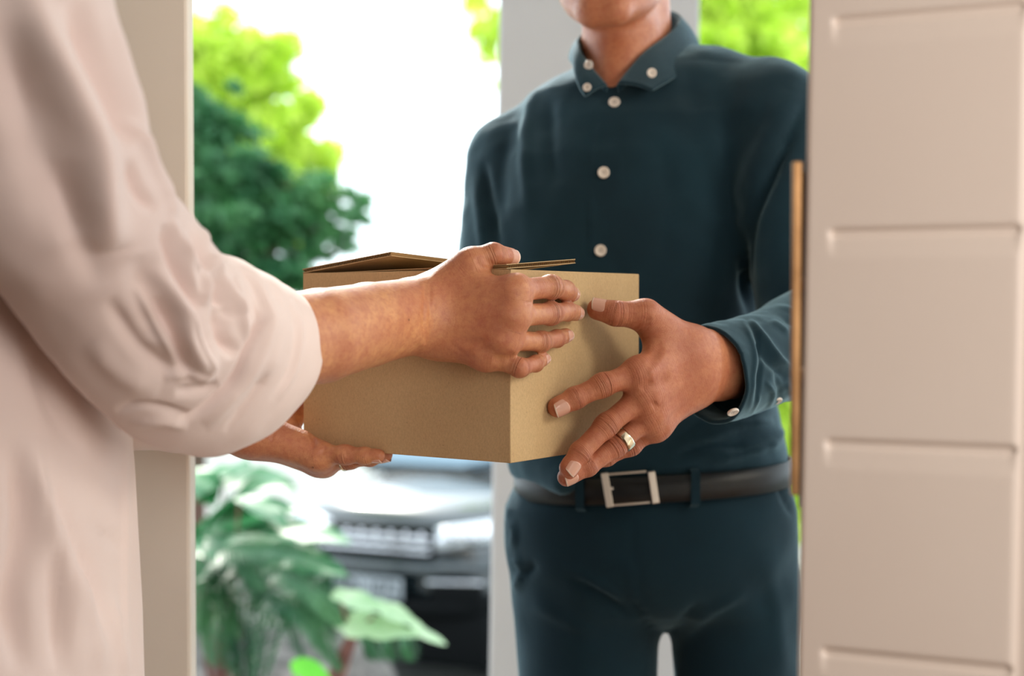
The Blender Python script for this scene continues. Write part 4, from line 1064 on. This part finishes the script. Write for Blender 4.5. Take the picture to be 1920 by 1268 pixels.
# ------------------------------------------------------------------ trees
def leaf_cloud(centers, radii, n, size, up=.3, flat=.6, seed=1, dirf=None):
    r = np.random.default_rng(seed); k = r.choice(len(centers), n, p=np.array(radii)**2/np.sum(np.array(radii)**2))
    d = nrm(r.normal(size=(n, 3))); rad = np.array(radii)[k]*r.random(n)**.4
    P = np.array(centers)[k]+d*rad[:, None]*A(1, 1, flat)
    u = nrm(r.normal(size=(n, 3))+A(0, 0, -.3)+ (0 if dirf is None else dirf)); v = nrm(np.cross(u, r.normal(size=(n, 3)))); s = size*(.6+.8*r.random(n))[:, None]
    V = np.stack([P-u*s, P+v*s*.38, P+u*s, P-v*s*.38], 1).reshape(-1, 3); Fc = np.arange(4*n).reshape(-1, 4)
    return V, Fc
def tree(loc, branches, name, label, m, n, size, seed, trunk_h, rr, dirf=None, flat=.6, sub=6, category='tree'):
    t = empty(name, loc, label, category); loc = A(*loc); r = np.random.default_rng(seed)
    mk('trunk', *tube([loc, loc+A(.03, 0, trunk_h*.5), loc+A(-.02, .02, trunk_h)], [.09, .07, .02], 8), M['bark'], t)
    cs = []; rs = []
    for b0, b1, rad in branches:
        b0 = A(*b0); b1 = A(*b1); mid = (b0+b1)/2+A(0, 0, .08)
        mk('branch', *tube([b0, mid, b1], [.03, .02, .008], 6), M['bark'], t)
        for q in np.linspace(.25, 1.05, sub):
            c = b0+(b1-b0)*q; rd = rad*(1.1-.55*q); cs.append(c); rs.append(rd)
            for _ in range(2): cs.append(c+r.normal(size=3)*rd*.6); rs.append(rd*.55)
    V, Fc = leaf_cloud(cs, rs, n, size, seed=seed, dirf=dirf, flat=flat)
    f_ = mk('foliage', V, Fc, m, t, False, kind='stuff'); return t
YD = 8.0
def at(x, y, Y=YD): return PX(x, y, Y)
# shaded part of the conifer at the left, shade put into leaf colour
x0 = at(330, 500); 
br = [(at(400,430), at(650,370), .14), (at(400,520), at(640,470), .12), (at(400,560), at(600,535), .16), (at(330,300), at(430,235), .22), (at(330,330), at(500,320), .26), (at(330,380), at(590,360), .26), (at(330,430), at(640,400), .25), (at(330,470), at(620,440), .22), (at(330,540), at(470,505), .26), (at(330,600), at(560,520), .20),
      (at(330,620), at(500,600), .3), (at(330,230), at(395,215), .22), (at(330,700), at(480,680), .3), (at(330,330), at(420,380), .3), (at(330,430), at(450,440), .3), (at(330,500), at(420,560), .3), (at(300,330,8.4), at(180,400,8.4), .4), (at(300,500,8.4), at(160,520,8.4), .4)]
tree((x0[0], YD, -1.02), br, 'conifer', 'dark green shaded part of the conifer outside beyond the left door post', M['leaf_shaded'], 19000, .05, 11, 3.2, .3, dirf=A(.8, 0, -.4), flat=.45)
# sunlit upper part of the foliage as its own tree, sunlight in leaf colour
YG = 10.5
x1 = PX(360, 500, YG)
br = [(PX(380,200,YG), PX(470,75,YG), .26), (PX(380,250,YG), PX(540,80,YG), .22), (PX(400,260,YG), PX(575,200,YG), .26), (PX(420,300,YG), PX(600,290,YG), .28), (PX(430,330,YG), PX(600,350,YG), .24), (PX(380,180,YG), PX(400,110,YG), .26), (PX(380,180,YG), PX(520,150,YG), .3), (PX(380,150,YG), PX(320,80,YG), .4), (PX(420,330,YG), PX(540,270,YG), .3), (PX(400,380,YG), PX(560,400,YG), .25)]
tree((x1[0], YG, -1.05), br, 'conifer_sunlit_part', 'sunlit yellow-green part of the conifer foliage behind the dark shaded part', M['leaf_gold_sunlit'], 9500, .07, 12, 4.0, .3, dirf=A(.5, 0, .3), flat=.8)
# bright tree behind column and man
YR = 14.5
x2 = PX(1330, 500, YR)
br = []
for (bx, by, rd) in ((905,10,.30),(900,-40,.35),(925,60,.30),(930,110,.24),(938,160,.18),(950,60,.4),(960,-60,.5),(1050,60,.5),(1150,160,.5),(1330,20,.5),(1420,40,.5),(1500,20,.5),(1440,130,.5),(1350,100,.45),(1520,140,.5),(1300,250,.6),(1450,300,.6),(1480,500,.6),(1500,800,.6),(1440,650,.6),(1520,930,.6),(1600,700,.6),(1200,-120,.6),(1400,-120,.6)):
    br.append((PX(1330, max(by, 200), YR), PX(bx, by, YR), rd))
tree((x2[0], YR, -1.06), br, 'leafy_tree', 'bright yellow-green leafy tree seen either side of the porch column', M['leaf_gold_sunlit'], 24000, .12, 13, 5.6, .5, flat=.9, sub=4)

# ------------------------------------------------------------------ garden plants
def leaf_mesh(base, tip, width, droop=.1, nh=None, lobes=0, nu=22, nv=9, cup=.12, thk=.001, wav=.0):
    base = A(*base); tip = A(*tip); d = tip-base; ln = np.linalg.norm(d); d = d/ln
    nh = nrm(A(0, -.25, 1) if nh is None else A(*nh)); s = nrm(np.cross(d, nh)); n = np.cross(s, d)
    if n[2] < 0: n = -n
    V = []
    for i in range(nu):
        t = i/(nu-1); w_ = width/2*(math.sin(math.pi*min(1, t**.75*.98+.02)))**.8
        if lobes: w_ *= .70+.30*abs(math.cos(t*math.pi*lobes))
        for j in range(nv):
            b = j/(nv-1)*2-1
            V.append(base+d*(ln*t+(.10*ln*abs(b)*(-1) if lobes else 0)*w_/max(width/2, 1e-6))+s*w_*b+n*(cup*abs(b)**1.5*w_+wav*math.sin(t*14+b*3)*abs(b))-A(0, 0, droop*ln*t*t)+A(0, 0, droop*ln*.25*math.sin(math.pi*t)))
    V = np.array(V); Fc = grid_faces(nu, nv); k = len(V)
    return V, Fc
def petiole(root_, a, b, r=.006, m=None, sag=.1): mk('stem', *tube([A(*a), (A(*a)+A(*b))/2+A(0, 0, sag), A(*b)], [r*1.4, r, r*.7], 6), m or M['stem'], root_)
YP = 4.3
g0 = A(PX(430, 1200, YP)[0], YP, .05)
pb = empty('broad_leaf_shrub', tuple(g0), 'shrub with broad glossy pale-reflecting leaves outside, just right of the door post', 'shrub')
lv = [((400,960),(540,880),.20,4.3),((380,935),(470,860),.20,4.4),((365,990),(560,940),.20,4.2),((380,1000),(470,905),.22,4.25),((440,985),(600,1020),.14,4.15),((360,905),(440,880),.15,4.5),((470,1000),(660,1000),.15,4.1),((430,1040),(655,1060),.16,4.05),((360,1010),(520,1040),.2,4.1),((450,930),(540,980),.1,4.0),((350,880),(400,940),.15,4.4),((420,900),(560,905),.14,4.5)]
for k, ((ax, ay), (bx2, by2), wd, Y) in enumerate(lv):
    a = PX(ax, ay, Y+.1); b = PX(bx2, by2, Y-.05); V, Fc = leaf_mesh(a, b, wd, .08, (random.uniform(-.3,.3), -.35, 1), 0, wav=.004)
    mk('leaf', V, Fc, M['leaf_broad'], pb); petiole(pb, g0+A(random.uniform(-.05,.05), random.uniform(-.05,.05), -.05), a, .006, sag=-.05)
# ferns
def frond(root_, pts, width, n=24, m=None, name='frond'):
    C_ = catmull(np.array(pts), np.linspace(0, len(pts)-1, n*2)); parts = [tube(pts, [.006, .004, .002] if len(pts) == 3 else .004, 5)]; T = nrm(np.gradient(C_, axis=0)); V = []; Fc = []
    for i in range(3, n*2):
        t = i/(n*2-1); w_ = width*math.sin(math.pi*min(1, .12+t*.88))**.7; s = nrm(np.cross(T[i], A(0, -.4, 1)))
        for sg in (-1, 1):
            d = nrm(s*sg+T[i]*.55+A(0, 0, -.25)); q = np.cross(d, A(0, -.3, 1)); q = nrm(q)*.0055; b0 = len(V)
            V += [C_[i], C_[i]+d*w_*.45+q+A(0, 0, .004), C_[i]+d*w_, C_[i]+d*w_*.45-q]; Fc.append([b0, b0+1, b0+2, b0+3])
    parts.append((V, Fc)); V, Fc = join(parts); mk(name, V, Fc, m or M['leaf_fern'], root_, False)
f0 = A(PX(470, 1150, 4.0)[0], 4.0, .08)
fe = empty('fern', tuple(f0), 'fern with arching feathery fronds low beside the door post', 'fern')
for pts, wd in (([(400,1080),(450,1030),(500,1110)],.09), ([(420,1090),(480,1060),(520,1180)],.10), ([(470,1110),(560,1080),(630,1200)],.11), ([(480,1120),(540,1120),(570,1240)],.09), ([(400,1090),(380,1080),(370,1190)],.09), ([(450,1090),(440,1080),(450,1200)],.10),
                ([(500,1080),(600,1100),(650,1180)],.10), ([(400,1060),(500,1020),(640,1060)],.10), ([(380,1030),(450,1010),(520,1040)],.11), ([(560,1110),(640,1130),(720,1240)],.08), ([(420,1120),(410,1150),(400,1250)],.10), ([(520,1130),(600,1160),(640,1260)],.10)):
    Y = 4.0-random.uniform(0, .25); P3 = [PX(x, y, Y-.06*i) for i, (x, y) in enumerate(pts)]; P3 = [f0+(P3[0]-f0)*.15]+P3; frond(fe, P3, wd)
# pale lobed leaves on reddish stems
YV = 3.7
v0 = A(PX(640, 1300, YV)[0], YV, .0)
pv = empty('lobed_leaf_plant', tuple(v0), 'plant with pale yellow-edged lobed leaves in front of the dark car', 'plant')
for (a, b, wd, lb) in (((625,1112),(745,1150),.055,2), ((632,1165),(792,1190),.085,3), ((770,1178),(838,1208),.036,1), ((700,1130),(800,1180),.05,2)):
    p, q_ = PX(*a, YV), PX(*b, YV-.08); V, Fc = leaf_mesh(p, q_, wd*1.15, .02, (.1, -.75, .8), lb, cup=.08); mk('leaf', V, Fc, M['leaf_var'] , pv)
petiole(pv, PX(622, 1290, YV), PX(668, 1175, YV), .022, M['stem'], .0); petiole(pv, PX(668,1175,YV), PX(700,1160,YV-.02), .006, sag=0); petiole(pv, PX(660,1190,YV), PX(640,1130,YV), .006, sag=0)
petiole(pv, PX(668,1178,YV), PX(772,1182,YV-.03), .004, sag=0)
for xx in (690, 725, 760): frond(pv, [PX(xx-10, 1188, YV+.1), PX(xx+5, 1205, YV+.08), PX(xx+14, 1240, YV+.06)], .04, 8, M['leaf_fern'])
l0 = PX(560, 1300, 3.6)
pl_ = empty('lime_leaf_plant', (l0[0], 3.6, .0), 'bright lime green leaf at the bottom of the garden bed', 'plant')
V, Fc = leaf_mesh(PX(548, 1240, 3.6), PX(625, 1285, 3.5), .06, .03, (.1,-.8,.7)); mk('leaf', V, Fc, M['leaf_lime'], pl_)
petiole(pl_, A(l0[0], 3.6, 0), PX(548, 1241, 3.6), .004, M['leaf_lime'])
